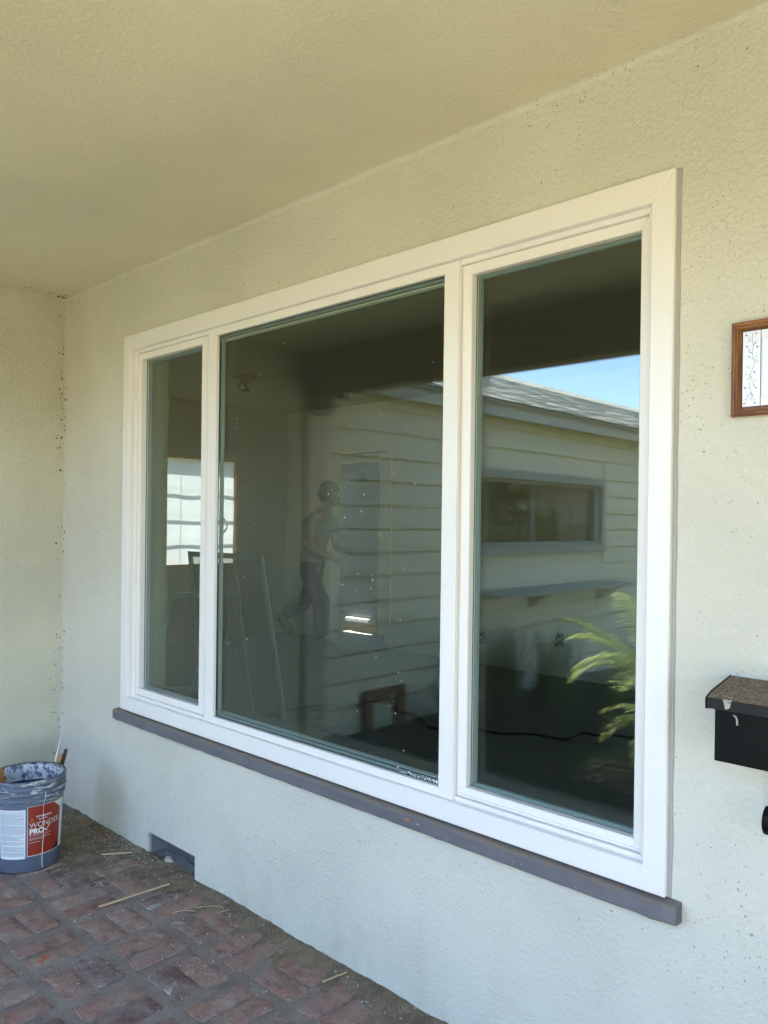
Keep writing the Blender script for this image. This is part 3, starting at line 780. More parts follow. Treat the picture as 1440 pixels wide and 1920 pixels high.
# ------------------------------------------------------------------ mailbox
mbx = thing('mailbox', (3.45, 0, .97), 'black metal wall mailbox with a dusty lid beside the window', 'mailbox')
MX, MX2 = 3.322, 3.70
MB().prism([(-.002, .968), (-.128, .968), (-.128, 1.083), (-.002, 1.112)], 0, MX, MX2).build('body', 'black_metal', mbx, .002)
lid = MB().prism([(-.0015, 1.1245), (-.112, 1.107), (-.137, 1.0985), (-.140, 1.0945), (-.1385, 1.076), (-.1345, 1.076), (-.1345, 1.093), (-.110, 1.1015), (-.0015, 1.1195)], 0, MX-.012, MX2+.012).build('lid', 'dusty_lid', mbx, .001)
for x in (MX-.0135, MX2+.0135):
    s_ = -1 if x < 3.5 else 1
    MB().prism([(-.0015, 1.1255), (-.112, 1.108), (-.138, 1.0995), (-.1415, 1.0945), (-.140, 1.075), (-.118, 1.071), (-.0015, 1.105)], 0, x-.0014, x+.0014).build('end_flange', 'black_metal', lid, .0006)
MB().add([(MX+.020, -.1395, 1.0985), (MX+.038, -.139, 1.0995), (MX+.034, -.1412, 1.083), (MX+.026, -.1412, 1.079)], [(0,1,2,3)]).build('bent_tab', 'crumb', lid)
MB().tube([(MX+.038, -.1295, 1.068), (MX+.044, -.134, 1.067), (MX+.047, -.1345, 1.060), (MX+.047, -.134, 1.050)], .0022, 6).build('hook_wire', 'caulk', mbx, smooth=True)
def strap(x):
    path = []
    path += [(-.012, .968), (-.012, .90), (-.014, .865)]
    for k in range(14):
        t = math.pi+k*math.pi*1.5/13; r = .034-.0007*k
        path.append((-.014-.034+r*math.cos(t-math.pi)*1.0, .848+r*math.sin(t)*1.0))
    mb = MB(); w_ = .009
    for i, (y, z_) in enumerate(path):
        a = path[max(0, i-1)]; b_ = path[min(len(path)-1, i+1)]; dy, dz = b_[0]-a[0], b_[1]-a[1]; l = math.hypot(dy, dz) or 1; ny, nz = -dz/l*.0016, dy/l*.0016
        for sx, sg in ((-w_, -1), (w_, -1), (w_, 1), (-w_, 1)): mb.v.append((x+sx, y+sg*ny, z_+sg*nz))
    for i in range(len(path)-1):
        for q in range(4): mb.f.append((i*4+q, i*4+(q+1) % 4, i*4+4+(q+1) % 4, i*4+4+q))
    mb.f += [(3, 2, 1, 0), tuple(len(path)*4-4+q for q in range(4))]
    return mb.build('newspaper_hook', 'black_metal', mbx)
strap(3.409); strap(3.615)

# ------------------------------------------------------------------ framed tile plaque
pq = thing('tile_plaque', (3.45, 0, 1.69), 'oak framed plaque of white tiles painted with flower vines on the wall', 'plaque')
QX0, QX1, QZ0, QZ1 = 3.3055, 3.62, 1.688, 1.8905
fr = [(0, -.003), (0, -.017), (.003, -.020), (.008, -.0205), (.010, -.017), (.013, -.0165), (.016, -.012), (.0185, -.0085), (.0185, -.003)]
def rail(a, b_, inn, mat):
    a, b_, inn = Vector(a), Vector(b_), Vector(inn); d = (b_-a).normalized(); L = (b_-a).length; mb = MB(); n_ = len(fr)
    for e_, sg in ((a, 1), (b_, -1)):
        for u, y in fr: p = e_+inn*u+d*u*sg; mb.v.append((p.x, y, p.z))
    mb.f = [(i, (i+1) % n_, n_+(i+1) % n_, n_+i) for i in range(n_)]+[tuple(range(n_)), tuple(range(n_, 2*n_))[::-1]]
    return mb.build('frame_rail', mat, pq)
rail((QX0, 0, QZ0), (QX0, 0, QZ1), (1, 0, 0), 'frame_wood'); rail((QX1, 0, QZ0), (QX1, 0, QZ1), (-1, 0, 0), 'frame_wood')
rail((QX0, 0, QZ0), (QX1, 0, QZ0), (0, 0, 1), 'frame_wood_h'); rail((QX0, 0, QZ1), (QX1, 0, QZ1), (0, 0, -1), 'frame_wood_h')
box('backing', (QX0+.017, -.0035, QZ0+.017), (QX1-.017, -.001, QZ1-.017), 'petal_blue', pq)
TX0, TZ0, TZ1 = QX0+.0205, QZ0+.0205, QZ1-.0205; TW = .0365
tiles = [(TX0, TX0+TW, 'vine'), (TX0+TW+.0012, QX1-.0205-TW-.0012, None), (QX1-.0205-TW, QX1-.0205, 'vine')]
for x0, x1, kind in tiles:
    t_ = box('tile', (x0, -.0085, TZ0), (x1, -.0036, TZ1), 'tile', pq, .0008)
    yy = -.0088
    if kind:
        k = x0; hgt = TZ1-TZ0
        # px layout taken from the photograph, u across, v down
        st = [[(.55,.03),(.52,.12),(.60,.2),(.53,.3),(.68,.42),(.58,.5),(.45,.57),(.38,.68),(.5,.8),(.52,.93)], [(.38,.57),(.55,.66),(.70,.76)], [(.6,.2),(.74,.13)], [(.52,.3),(.4,.27),(.33,.22)], [(.64,.38),(.45,.35)], [(.5,.8),(.3,.9),(.14,.96)], [(.52,.82),(.68,.94)], [(.45,.6),(.6,.62)], [(.45,.75),(.3,.77),(.2,.74)], [(.68,.42),(.8,.37)],[(.35,.5),(.45,.46)],[(.42,.12),(.3,.08)]]
        vm = MB()
        def q(u, v): return (x0+u*TW, yy, TZ1-v*hgt)
        for s_ in st:
            for (u0, v0), (u1, v1) in zip(s_, s_[1:]):
                a = Vector(q(u0, v0)); b_ = Vector(q(u1, v1)); d = (b_-a).normalized(); nn = Vector((-d.z, 0, d.x))*.00042
                vm.add([a-nn, b_-nn, b_+nn, a+nn], [(0, 1, 2, 3)])
        for u, v, ang in ((.36,.13,2.4),(.72,.17,.8),(.4,.28,2.5),(.78,.34,.7),(.28,.47,2.6),(.82,.42,.9),(.2,.57,2.2),(.28,.63,1.8),(.72,.66,-.8),(.66,.72,-1.),(.3,.85,3.9),(.6,.85,-.6),(.5,.9,-1.5),(.2,.9,3.7)):
            c = Vector(q(u, v)); d = Vector((math.cos(ang), 0, math.sin(ang)))*.0032; nn = Vector((-d.z, 0, d.x))*.3
            vm.add([c-d, c+nn, c+d, c-nn], [(0, 1, 2, 3)])
        o = vm.build('painted_vine', 'vine', t_, fix=False)
        for mat, spots in (('petal_red', ((.75,.04),(.24,.20),(.36,.34),(.78,.76),(.12,.96))), ('petal_blue', ((.2,.05),(.82,.22),(.68,.55),(.14,.75),(.72,.96)))):
            for u, v in spots:
                fm = MB(); c = Vector(q(u, v)); dd = Vector((0, -.0002, 0)); ring = []
                for a in range(5):
                    t = a*1.2566+u*9; ring += [c+dd+Vector((math.cos(t), 0, math.sin(t)))*.0031, c+dd+Vector((math.cos(t+.628), 0, math.sin(t+.628)))*.0014]
                fm.add(ring, [tuple(range(10))]).build('painted_flower', mat, t_, fix=False)
    else:
        lm = MB()
        for dx in (.0004, .0026):
            lm.add([(x0+dx, yy, TZ0+.018), (x0+dx+.0006, yy, TZ0+.018), (x0+dx+.0006, yy, TZ1-.018), (x0+dx, yy, TZ1-.018)], [(0, 1, 2, 3)])
        for zc in (TZ0+.018, TZ1-.018):
            lm.add([(x0+.001, yy-.0001, zc-.0003), (x1-.001, yy-.0001, zc-.0003), (x1-.001, yy-.0001, zc+.0003), (x0+.001, yy-.0001, zc+.0003)], [(0, 1, 2, 3)])
        lm.build('border_line', 'tile_line', t_, fix=False)

# ------------------------------------------------------------------ grime specks in the corner
gs = MB(); rg = random.Random(21)
def gsp(p, n_, r):
    p = Vector(p); n_ = Vector(n_); a = n_.orthogonal().normalized(); b_ = n_.cross(a)
    gs.add([p+a*r*math.cos(t)*rg.uniform(.6, 1.3)+b_*r*math.sin(t)*rg.uniform(.6, 1.3) for t in [k*1.0472 for k in range(6)]]+[p+n_*r*.5], [(k, (k+1) % 6, 6) for k in range(6)])
for k in range(120):
    z_ = rg.choice([rg.uniform(.05, H), rg.uniform(.05, .9), rg.gauss(2.0, .12)]); z_ = min(max(z_, .04), H-.02)
    r = rg.choice([.002, .003, .004, .006]); a = rg.random()
    if a < .5: gsp((.0008, -.004-abs(rg.gauss(0, .02)), z_), (1, 0, 0), r)
    else: gsp((.012+abs(rg.gauss(0, .012)), -.0008, z_), (0, -1, 0), r)
for k in range(46):
    if rg.random() < .6: gsp((.02+abs(rg.gauss(0, .12)), -.02-abs(rg.gauss(0, .1)), H-.0008), (0, 0, -1), rg.choice([.002, .003, .005]))
    else: gsp((.02+abs(rg.gauss(0, .5)), -.001, H-.02-abs(rg.gauss(0, .04))), (0, -1, 0), rg.choice([.0015, .002, .003]))
for k in range(8): gsp((.03+rg.gauss(0, .025), -.03+rg.gauss(0, .012), H-.0012), (0, 0, -1), .007)
o = gs.build('grime_specks', 'grime', None, fix=False); o['kind'] = 'stuff'; o['label'] = 'dark specks of grime in the porch corner'

# ------------------------------------------------------------------ wing of the house, seen in the glass
wing = thing('house_wing', (-2, -6.5, 0), 'cream lap-sided wing of the house with a shingle roof, reflected in the window', 'house wing')
wx0, wy0, wy1 = -4.2, -1.76, -12.6
GY0, GY1, GZ0, GZ1 = -5.50, -3.30, 1.255, 1.845       # glass opening
ys = [wy1, GY0, GY1, wy0]; wz = [-.06, GZ0, GZ1, 2.40]
holed_slab(0, -.14, -.022, ys, wz, {(1, 1)}).build('wall_core', 'siding', wing)
edges = [-.06, .15, .328, .519, .699, .875, 1.055, 1.223, 1.395, 1.563, 1.739, 1.91, 2.096, 2.27, 2.44]
rw = random.Random(9)
TRI = (GY0-.08, GY1+.08, GZ0-.075, GZ1+.075)      # trim outline
for k in range(len(edges)-1):
    z0, z1 = edges[k], edges[k+1]
    cuts = [wy1, -8.6+rw.uniform(-.8, .8), -4.9+rw.uniform(-.7, .7) if k % 2 else -6.3+rw.uniform(-.4, .4), wy0]
    if k % 3 == 0: cuts.insert(3, -2.9+rw.uniform(-.3, .3))
    segs = list(zip(cuts, cuts[1:]))
    out = []
    for a, b_ in segs:
        if z1 > TRI[2]+.005 and z0 < TRI[3]-.005:
            if a < TRI[0]: out.append((a, min(b_, TRI[0]), 0))
            if b_ > TRI[1]: out.append((max(a, TRI[1]), b_, 0))
        else: out.append((a, b_, 0))
    for a, b_, _ in out:
        if b_-a < .02: continue
        j = rw.uniform(-.0015, .0015)
        MB().prism([(-.021, z0-.004), (.0+j, z0-.006), (.0035+j, z0-.003), (-.012, z1+.004), (-.021, z1+.004)][::-1], 1, a+.0012, b_-.0012).build('siding_board', 'siding', wing) if False else \
        MB().add([(-.021, a+.0012, z0+.011), (.002+j, a+.0012, z0+.009), (.004+j, a+.0012, z0+.012), (-.008, a+.0012, z1-.007), (-.021, a+.0012, z1-.005),
                  (-.021, b_-.0012, z0+.011), (.002+j, b_-.0012, z0+.009), (.004+j, b_-.0012, z0+.012), (-.008, b_-.0012, z1-.007), (-.021, b_-.0012, z1-.005)],
                 [(0,1,2,3,4), (9,8,7,6,5), (0,5,6,1), (1,6,7,2), (2,7,8,3), (3,8,9,4), (4,9,5,0)]).build('siding_board', 'siding', wing)
box('corner_board', (-.02, wy0-.003, -.06), (.012, wy0+.009, 2.4), 'siding', wing)
# partial boards above and below the wing window are covered by the trim
ww = bpy.data.objects.new('window', None); COL.objects.link(ww); ww.location = (0, -4.5, GZ0); ww.parent = wing; ww.matrix_parent_inverse = Matrix.Translation(-wing.location)
def wb(a, b_, mat, name): return box(name, a, b_, mat, ww, .003)
wb((-.021, TRI[0], GZ1), (.022, TRI[1], TRI[3]), 'grey_trim', 'head_trim'); wb((-.021, TRI[0]-.02, TRI[2]), (.035, TRI[1]+.02, GZ0), 'grey_trim', 'sill')
wb((-.021, TRI[0], GZ0+.0005), (.020, GY0, GZ1-.0005), 'grey_trim', 'side_trim'); wb((-.021, GY1, GZ0+.0005), (.020, TRI[1], GZ1-.0005), 'grey_trim', 'side_trim')
for yy0, yy1 in ((GY0+.001, GY0+.03), (GY1-.03, GY1-.001), (-4.325, -4.30)): wb((-.09, yy0, GZ0+.001), (-.04, yy1, GZ1-.001), 'grey_trim', 'stile')
wb((-.09, GY0+.0305, GZ0+.001), (-.042, GY1-.0305, GZ0+.03), 'grey_trim', 'bottom_rail'); wb((-.09, GY0+.0305, GZ1-.03), (-.042, GY1-.0305, GZ1-.001), 'grey_trim', 'top_rail')
box('pane', (-.066, GY0+.03, GZ0+.03), (-.062, -4.335, GZ1-.03), 'glass_plain', ww); box('pane', (-.066, -4.29, GZ0+.03), (-.062, GY1-.03, GZ1-.03), 'glass_plain', ww)
box('curtain', (-.20, GY0-.05, GZ0-.1), (-.17, -5.02, GZ1+.1), 'dark_wood', ww)
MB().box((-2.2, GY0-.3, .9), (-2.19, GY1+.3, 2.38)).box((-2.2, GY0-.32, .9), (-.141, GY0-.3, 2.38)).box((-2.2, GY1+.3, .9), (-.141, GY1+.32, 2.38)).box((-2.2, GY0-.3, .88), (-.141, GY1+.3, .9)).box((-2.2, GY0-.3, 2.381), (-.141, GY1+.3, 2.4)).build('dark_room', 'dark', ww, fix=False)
# other walls of the wing
box('far_wall', (wx0, wy1-.12, -.06), (-.0, wy1-.001, 2.42), 'siding', wing); box('outer_wall', (wx0-.12, wy1, -.06), (wx0-.001, wy0, 2.42), 'siding', wing)
box('fascia', (.150, wy1-.3, 2.335), (.175, -1.9, 2.455), 'fascia', wing); box('soffit', (-.011, wy1-.3, 2.421), (.149, wy0, 2.44), 'beam', wing)
RXr, RZr, EX, EZ = -2.1, 3.36, .21, 2.462
MB().prism([(EX, EZ-.03), (EX, EZ-.012), (RXr, RZr-.012), (2*RXr-EX, EZ-.012), (2*RXr-EX, EZ-.03), (RXr, RZr-.06)], 1, wy1-.35, -1.8).build('roof_deck', 'beam', wing)
sh = MB(); rq = random.Random(4); nrow = 20
for r in range(nrow):
    t0 = r/nrow; t1 = (r+1.25)/nrow
    y = wy1-.35+rq.uniform(-.1, 0)
    while y < -1.8:
        wd = rq.uniform(.12, .34); y2 = min(y+wd, -1.8); l = rq.uniform(.009, .022)
        a = Vector((EX+(RXr-EX)*max(0, t0-rq.uniform(0, .008)), 0, 0)); a.z = EZ+(RZr-EZ)*(EX-a.x)/(EX-RXr)+l; bx = EX+(RXr-EX)*min(1, t1); bz = EZ+(RZr-EZ)*min(1, t1)+.003
        sh.add([(a.x, y, a.z), (a.x, y2-.006, a.z), (bx, y2-.006, bz), (bx, y, bz), (a.x, y, a.z-l), (a.x, y2-.006, a.z-l)], [(0,1,2,3), (4,5,1,0), (4,0,3), (5,2,1)])
        y = y2
rsh = sh.build('shingles', 'shingle', wing, fix=False); rsh['kind'] = 'stuff'
rc_ = MB(); y = wy1-.3
while y < -1.9:
    rc_.prism([(RXr-.14, RZr-.055), (RXr, RZr+.035), (RXr+.14, RZr-.055), (RXr+.14, RZr-.04), (RXr, RZr+.055), (RXr-.14, RZr-.04)], 1, y, y+.29)
    y += .275
o = rc_.build('ridge_caps', 'shingle', wing); o['kind'] = 'stuff'
MB().prism([(RXr-.9, RZr-.35), (RXr-.05, RZr-.02), (RXr-.05, RZr+.24), (RXr-.9, RZr+.24)], 1, -6.3, -3.5).add([(RXr-.05, -6.3, RZr+.24), (RXr-.9, -6.3, RZr+.24), (RXr-.9, -6.95, RZr-.3), (RXr-.05, -6.95, RZr-.03)], [(0,1,2,3)]).build('upper_roof', 'shaded_roof', wing)
# shelf and frame fixed to the wing
shf = thing('plant_shelf', (.13, -4.6, .8), 'long grey plank shelf on brackets under the wing window', 'shelf')
box('plank', (.006, -5.75, .835), (.27, -3.35, .865), 'grey_trim', shf, .004)
for yb in (-5.45, -4.2): MB().prism([(.006, .70), (.04, .70), (.22, .8345), (.006, .8345)], 1, yb-.12, yb+.02).build('bracket', 'siding', shf, .003)
cf = thing('crawl_frame', (.02, -2.3, 0), 'brown wooden frame around an opening low on the siding', 'frame')
for a, b_ in (((.006, -2.20, -.055), (.05, -2.11, .16)), ((.006, -2.55, -.055), (.05, -2.46, .16)), ((.006, -2.55, .1605), (.052, -2.11, .245))): box('board', a, b_, 'brown_wood', cf, .003)

# ------------------------------------------------------------------ garden
gb = MB(); rr = random.Random(31)
for k in range(26000):
    x = .1+rr.random()*7.5; y = -1.9-rr.random()**1.2*8.9;
    if (x < 2.8 and y > -5.5) or 3.65 < x < 4.95: continue
    h = rr.uniform(.03, .075); a = rr.uniform(0, 6.3); l = rr.uniform(0, .03)
    gb.add([(x-.003*math.cos(a), y-.003*math.sin(a), -.062), (x+.003*math.cos(a), y+.003*math.sin(a), -.062), (x+l*math.sin(a), y+l*math.cos(a), -.06+h)], [(0, 1, 2)])
o = gb.build('grass', 'blade', None, fix=False); o['kind'] = 'stuff'; o['label'] = 'short lawn grass in front of the porch'
gc = MB(); rr = random.Random(77)
for k in range(24000):
    x = rr.uniform(.35, 2.72); y = rr.uniform(-5.4, -1.95); h = .02+.12*rr.random()*(.5+.5*noise.noise(Vector((x*2.3, y*2.3, 3)))+.2)
    if math.hypot(x-1.92, y+2.78) < .1: continue
    a = rr.uniform(0, 6.3); t = rr.uniform(-.9, .9); l = rr.uniform(.012, .03); d = Vector((math.cos(a)*math.cos(t), math.sin(a)*math.cos(t), math.sin(t)))*l; n_ = d.orthogonal().normalized()*l*.45; p = Vector((x, y, -.05+max(.015, h)))
    gc.add([p-d, p+n_, p+d, p-n_], [(0, 1, 2, 3)])
o = gc.build('shading_leaves', 'ivy', None, fix=False); o['kind'] = 'stuff'; o['label'] = 'dark leaf mass added over the planting bed to darken the ground'  # leaves added so the bed shades itself and stays dark
def frond(mb, base, az, L, rise, droop, seed, leaf=.2, n_=24, wid=.015):
    rf_ = random.Random(seed); pts = []
    for k in range(n_+1):
        t = k/n_; r = L*t*(1-.12*t*t); z_ = L*(rise*t-droop*t*t)
        pts.append(Vector((base[0]+r*math.cos(az), base[1]+r*math.sin(az), base[2]+z_)))
    mb.tube(pts[::3], [.006*(1-.8*i/(len(pts[::3])-1)) for i in range(len(pts[::3]))], 5)
    for k in range(3, n_+1):
        t = k/n_; d = (pts[k]-pts[k-1]).normalized(); side = Vector((-math.sin(az), math.cos(az), 0)); up = side.cross(d)*-1
        l = leaf*math.sin(math.pi*min(1, .18+.8*t))**.7*rf_.uniform(.8, 1.1)
        for s_ in (-1, 1):
            q = (side*s_*.78+d*.62+up*.28*rf_.uniform(.3, 1.2)).normalized(); w_ = d*wid*.5
            m1 = pts[k]+q*l*.55; e_ = pts[k]+q*l+Vector((0, 0, -l*.32))
            i = len(mb.v); mb.v += [tuple(pts[k]-w_), tuple(pts[k]+w_), tuple(m1+w_*.9), tuple(m1-w_*.9), tuple(e_)]; mb.f += [(i, i+1, i+2, i+3), (i+3, i+2, i+4)]
PB = Vector((1.92, -2.78, -.06))
palm = thing('palm_bush', PB, 'sunlit feathery palm bush reflected at the right of the window', 'palm')
pm = MB(); rp = random.Random(8)
for k in range(17):
    frond(pm, PB+Vector((rp.uniform(-.03, .03), rp.uniform(-.03, .03), .50)), k*2.399+.4, rp.uniform(.6, .85), rp.uniform(.75, 1.35), rp.uniform(.5, .95), k, .20)
for k in range(8): frond(pm, PB+Vector((0, 0, .3)), k*.8, rp.uniform(.4, .55), rp.uniform(.2, .5), rp.uniform(.5, .8), 40+k, .14)
pm.build('fronds', 'palm', palm, fix=False)
MB().tube([PB+Vector((0, 0, -.02)), PB+Vector((.01, 0, .2)), PB+Vector((0, 0, .54))], [.07, .055, .045], 10).build('trunk', 'bark', palm, smooth=True)
def tuft(loc, n_, h, label):
    t = thing('grass_tuft', loc, label, 'plant', 'grassy plants under the shelf'); mb = MB(); r_ = random.Random(int(loc[1]*100))
    for k in range(n_):
        a = r_.uniform(0, 6.3); sp = r_.uniform(.1, .5)*h; hh = h*r_.uniform(.6, 1.1); b_ = Vector(loc)+Vector((r_.gauss(0, .06), r_.gauss(0, .09), 0)); sd = Vector((-math.sin(a), math.cos(a), 0))*.009
        pr = None
        for q in range(6):
            t_ = q/5; c = b_+Vector((math.cos(a)*sp*t_**1.6, math.sin(a)*sp*t_**1.6, hh*(t_-.32*t_**3))); wq = sd*(1-t_*.9); i = len(mb.v); mb.v += [tuple(c-wq), tuple(c+wq)]
            if q: mb.f.append((i-2, i-1, i+1, i))
    mb.build('leaves', 'tuft', t, fix=False); return t
tuft((.36, -3.25, -.06), 190, 1.0, 'tall shaded grassy plant against the siding below the shelf')
tuft((.55, -3.75, -.06), 160, .95, 'shaded grassy plant at the far end of the shelf')
tuft((.85, -3.45, -.06), 120, .62, 'mid height shaded grassy plant in the bed, out from the siding')
tuft((.95, -4.3, -.06), 120, .75, 'shaded grassy plant in the bed behind the sunlit palm bush')
tuft((.30, -2.75, -.06), 70, .42, 'low grassy plant beside the brown wooden frame')
def bush(name, loc, rx, ry, rz_, n_, label, cat, mat='leaf', trunk=None, seed=0, ls=.06, group=None):
    t = thing(name, loc, label, cat, group); mb = MB(); r_ = random.Random(seed); c0 = Vector(loc)
    cl = [Vector((r_.gauss(0, .5)*rx, r_.gauss(0, .5)*ry, r_.uniform(-.7, .8)*rz_)) for _ in range(26)]
    top = c0+Vector((0, 0, (trunk or 0)+rz_))
    for k in range(n_):
        c = r_.choice(cl); p = top+c+Vector((r_.gauss(0, .22)*rx, r_.gauss(0, .22)*ry, r_.gauss(0, .2)*rz_))
        if p.z < c0.z+.02: continue
        a = Vector((r_.gauss(0, 1), r_.gauss(0, 1), r_.gauss(0, .6))).normalized(); b_ = a.orthogonal().normalized(); s_ = ls*r_.uniform(.6, 1.4)
        mb.add([p-a*s_, p+b_*s_*.45, p+a*s_, p-b_*s_*.45], [(0, 1, 2, 3)])
    mb.build('crown', mat, t, fix=False)
    tk = MB().tube([c0+Vector((0, 0, -.05)), c0+Vector((.02*rx, 0, (trunk or 0)*.6+.1)), top], [.05*rx+.03, .04*rx+.02, .02], 8)
    for k in range(5):
        tk.tube([c0+Vector((0, 0, (trunk or 0)*.7+.05)), top+cl[k]*.7], [.03*rx+.01, .008], 6)
    tk.build('trunk', 'bark', t, smooth=True); return t
bush('garden_bush', (2.9, -9.0, -.06), .8, .6, .75, 4500, 'round green bush by the pavement, reflected in the wing window', 'bush', seed=1, group='front garden bushes')
bush('garden_bush', (4.4, -7.4, -.06), .6, .6, .6, 3000, 'smaller green bush by the pavement, right of the round one', 'bush', seed=2, group='front garden bushes')
bush('sky_block_tree', (5.2, -9.2, -.06), 1.7, 1.5, 1.7, 7000, 'broad leafy tree added to block sky from the porch, reflected in the wing window', 'tree', trunk=1.5, seed=3, ls=.15, group='trees added to block sky')  # both trees added to block low sky and darken the porch
bush('sky_block_tree', (9.0, -8.6, -.06), 1.9, 1.6, 1.9, 8000, 'taller leafy tree farther right, added to block sky from the porch', 'tree', trunk=1.3, seed=4, ls=.16, group='trees added to block sky')
yc = thing('yucca', (3.3, -7.6, -.06), 'spiky yucca in the front lawn, reflected in the wing window', 'plant'); ym = MB(); ry_ = random.Random(2)
for k in range(70):
    a = k*2.399; el = ry_.uniform(.15, 1.35); d = Vector((math.cos(a)*math.cos(el), math.sin(a)*math.cos(el), math.sin(el))); sd = Vector((-math.sin(a), math.cos(a), 0))*.018; b_ = Vector((3.3, -7.6, .55)); L = ry_.uniform(.5, .75)
    ym.add([b_-sd, b_+sd, b_+d*L*.6+sd*.8, b_+d*L*.6-sd*.8, b_+d*L], [(0, 1, 2, 3), (3, 2, 4)])
ym.build('leaves', 'tuft', yc, fix=False); MB().tube([(3.3, -7.6, -.08), (3.3, -7.6, .6)], [.09, .07], 8).build('trunk', 'bark', yc, smooth=True)
nh = thing('neighbour_house', (9, -28, 0), 'pale house with a red brown roof across the road, reflected in the wing window', 'house')
hw = holed_slab(1, -24.2, -24.0, [2, 4, 5.6, 8, 9, 11.5, 13.3, 17], [-.06, .6, 2.0, 2.2, 2.9], {(1, 1), (5, 1), (3, 0), (3, 1), (3, 2)}).build('wall', 'far_wall', nh)
for x0, x1 in ((4, 5.6), (11.5, 13.3)):
    box('window', (x0, -24.12, .6), (x1, -24.10, 2.0), 'far_glass', nh)
box('door', (8, -24.12, -.06), (9, -24.08, 2.2), 'door_grey', nh)
MB().prism([(-23.4, 2.85), (-28.2, 5.0), (-33, 2.85), (-33, 2.95), (-28.2, 5.12), (-23.4, 2.95)], 0, 1.4, 17.6).build('roof', 'far_roof', nh)
box('back_wall', (2, -32.6, -.06), (17, -32.4, 2.9), 'far_wall', nh); box('side_wall', (2.001, -32.4, -.06), (2.2, -24.2, 2.9), 'far_wall', nh); box('side_wall', (16.8, -32.4, -.06), (16.999, -24.2, 2.9), 'far_wall', nh)
gw = box('garden_wall', (8.6, -10.6, -.06), (13, -10.45, .8), 'far_wall'); tag(gw, 'low pale garden wall beside the pavement, reflected in the wing window', 'wall')

# ------------------------------------------------------------------ interior things
sw = thing('side_window', (RX0-.07, 2.9, .95), 'bright window covered with white film on the room side wall', 'window')
SY0, SY1, SZ0, SZ1 = 2.35, 3.42, .95, 2.125
for a, b_ in (((RX0-.139, SY0+.001, SZ0+.001), (RX0-.001, SY0+.03, SZ1-.001)), ((RX0-.139, SY1-.03, SZ0+.001), (RX0-.001, SY1-.001, SZ1-.001)), ((RX0-.139, SY0+.0305, SZ0+.001), (RX0-.001, SY1-.0305, SZ0+.03)), ((RX0-.139, SY0+.0305, SZ1-.03), (RX0-.001, SY1-.0305, SZ1-.001))): box('rough_frame', a, b_, 'raw_wood', sw)
for k in range(3):
    z_ = SZ0+.30+.27*k; box('muntin', (RX0-.105, SY0+.031, z_-.002), (RX0-.085, SY1-.031, z_+.002), 'vinyl', sw)
for k in (2.72, 3.07): box('muntin', (RX0-.107, k-.003, SZ0+.031), (RX0-.083, k+.003, SZ1-.031), 'vinyl', sw)
fm = MB(); nf = 24
for j in range(nf+1):
    for i in range(nf+1):
        y = SY0+.02+(SY1-SY0-.04)*i/nf; z_ = SZ0+.03+(SZ1-SZ0-.055)*j/nf
        if j == nf: z_ += .02*noise.noise(Vector((y*9, 1, 1)))
        fm.v.append((RX0-.045+.012*noise.noise(Vector((y*3, z_*3, 2))), y, z_))
for j in range(nf):
    for i in range(nf): q = j*(nf+1)+i; fm.f.append((q, q+1, q+nf+2, q+nf+1))
fm.build('film', 'film', sw, smooth=True, fix=False)
dr = thing('hall_door', (-2.65, 4.78, FZ), 'dark slate grey door seen through the doorway behind the walking person', 'door')
box('slab', (-3.0, 4.755, .338), (-2.325, 4.798, 2.15), 'door_grey', dr, .003)
for a, b_ in (((-2.324, 4.742, FZ), (-2.20, 4.7995, 2.25)), ((-3.0, 4.742, 2.151), (-2.325, 4.7995, 2.25))): box('jamb', a, b_, 'cream_trim', dr, .002)
box('light_strip', (-2.82, 4.70, .275), (-2.325, 4.7995, .315), 'paint_white', dr, .002)  # white bar in place of the bright strip of light below the door
box('kick_board', (-3.0, 4.76, FZ), (-2.325, 4.7995, .2745), 'brown_wood', dr, .002)
def frame_leaning(name, p0, p1, lean, h, label):
    """flat framed sash standing on its bottom edge p0-p1, leaning along lean"""
    p0, p1, lean = Vector(p0), Vector(p1), Vector(lean); t = thing(name, (p0+p1)/2, label, 'frame', 'old sashes leaning in the room')
    u = (p1-p0).normalized(); L = (p1-p0).length; v_ = (Vector((0, 0, 1))*math.sqrt(max(0, 1-lean.length_squared))+lean).normalized(); n_ = u.cross(v_)
    def bar(a0, a1, b0, b1, nm, th=.022, mat='alu'):
        mb = MB(); q = [p0+u*a+v_*b for a, b in ((a0, b0), (a1, b0), (a1, b1), (a0, b1))]
        mb.add([x-n_*th/2 for x in q]+[x+n_*th/2 for x in q], [(3,2,1,0),(4,5,6,7),(0,1,5,4),(1,2,6,5),(2,3,7,6),(3,0,4,7)]); return mb.build(nm, mat, t)
    bar(0, .035, 0, h, 'stile'); bar(L-.035, L, 0, h, 'stile'); bar(.0355, L-.0355, 0, .04, 'rail'); bar(.0355, L-.0355, h-.04, h, 'rail')
    bar(L*.62, L*.62+.02, .0405, h-.0405, 'mullion', .018); bar(.0355, L-.0355, .0405, h-.0405, 'pane', .004, 'screen'); return t
frame_leaning('old_sash', (-.62, 1.26, FZ), (.16, 1.36, FZ), (-.50, .22, 0), 1.26, 'old pale framed sash leaning, the larger one in front of the side window')
frame_leaning('old_sash', (-1.42, 1.30, FZ), (-.98, 1.62, FZ), (.22, .10, 0), .78, 'narrow old sash leaning the other way beside the larger sash')
lf = thing('ceiling_light_wires', (-1.62, 2.32, CZ), 'bare ceiling light base with loose wires hanging in the room', 'light fixture')
MB().lathe([(0, 0), (.10, 0), (.105, -.012), (.095, -.028), (.02, -.03), (0, -.03)], (-1.62, 2.32, CZ-.001), 28).build('base', 'brown_wood', lf, smooth=True)
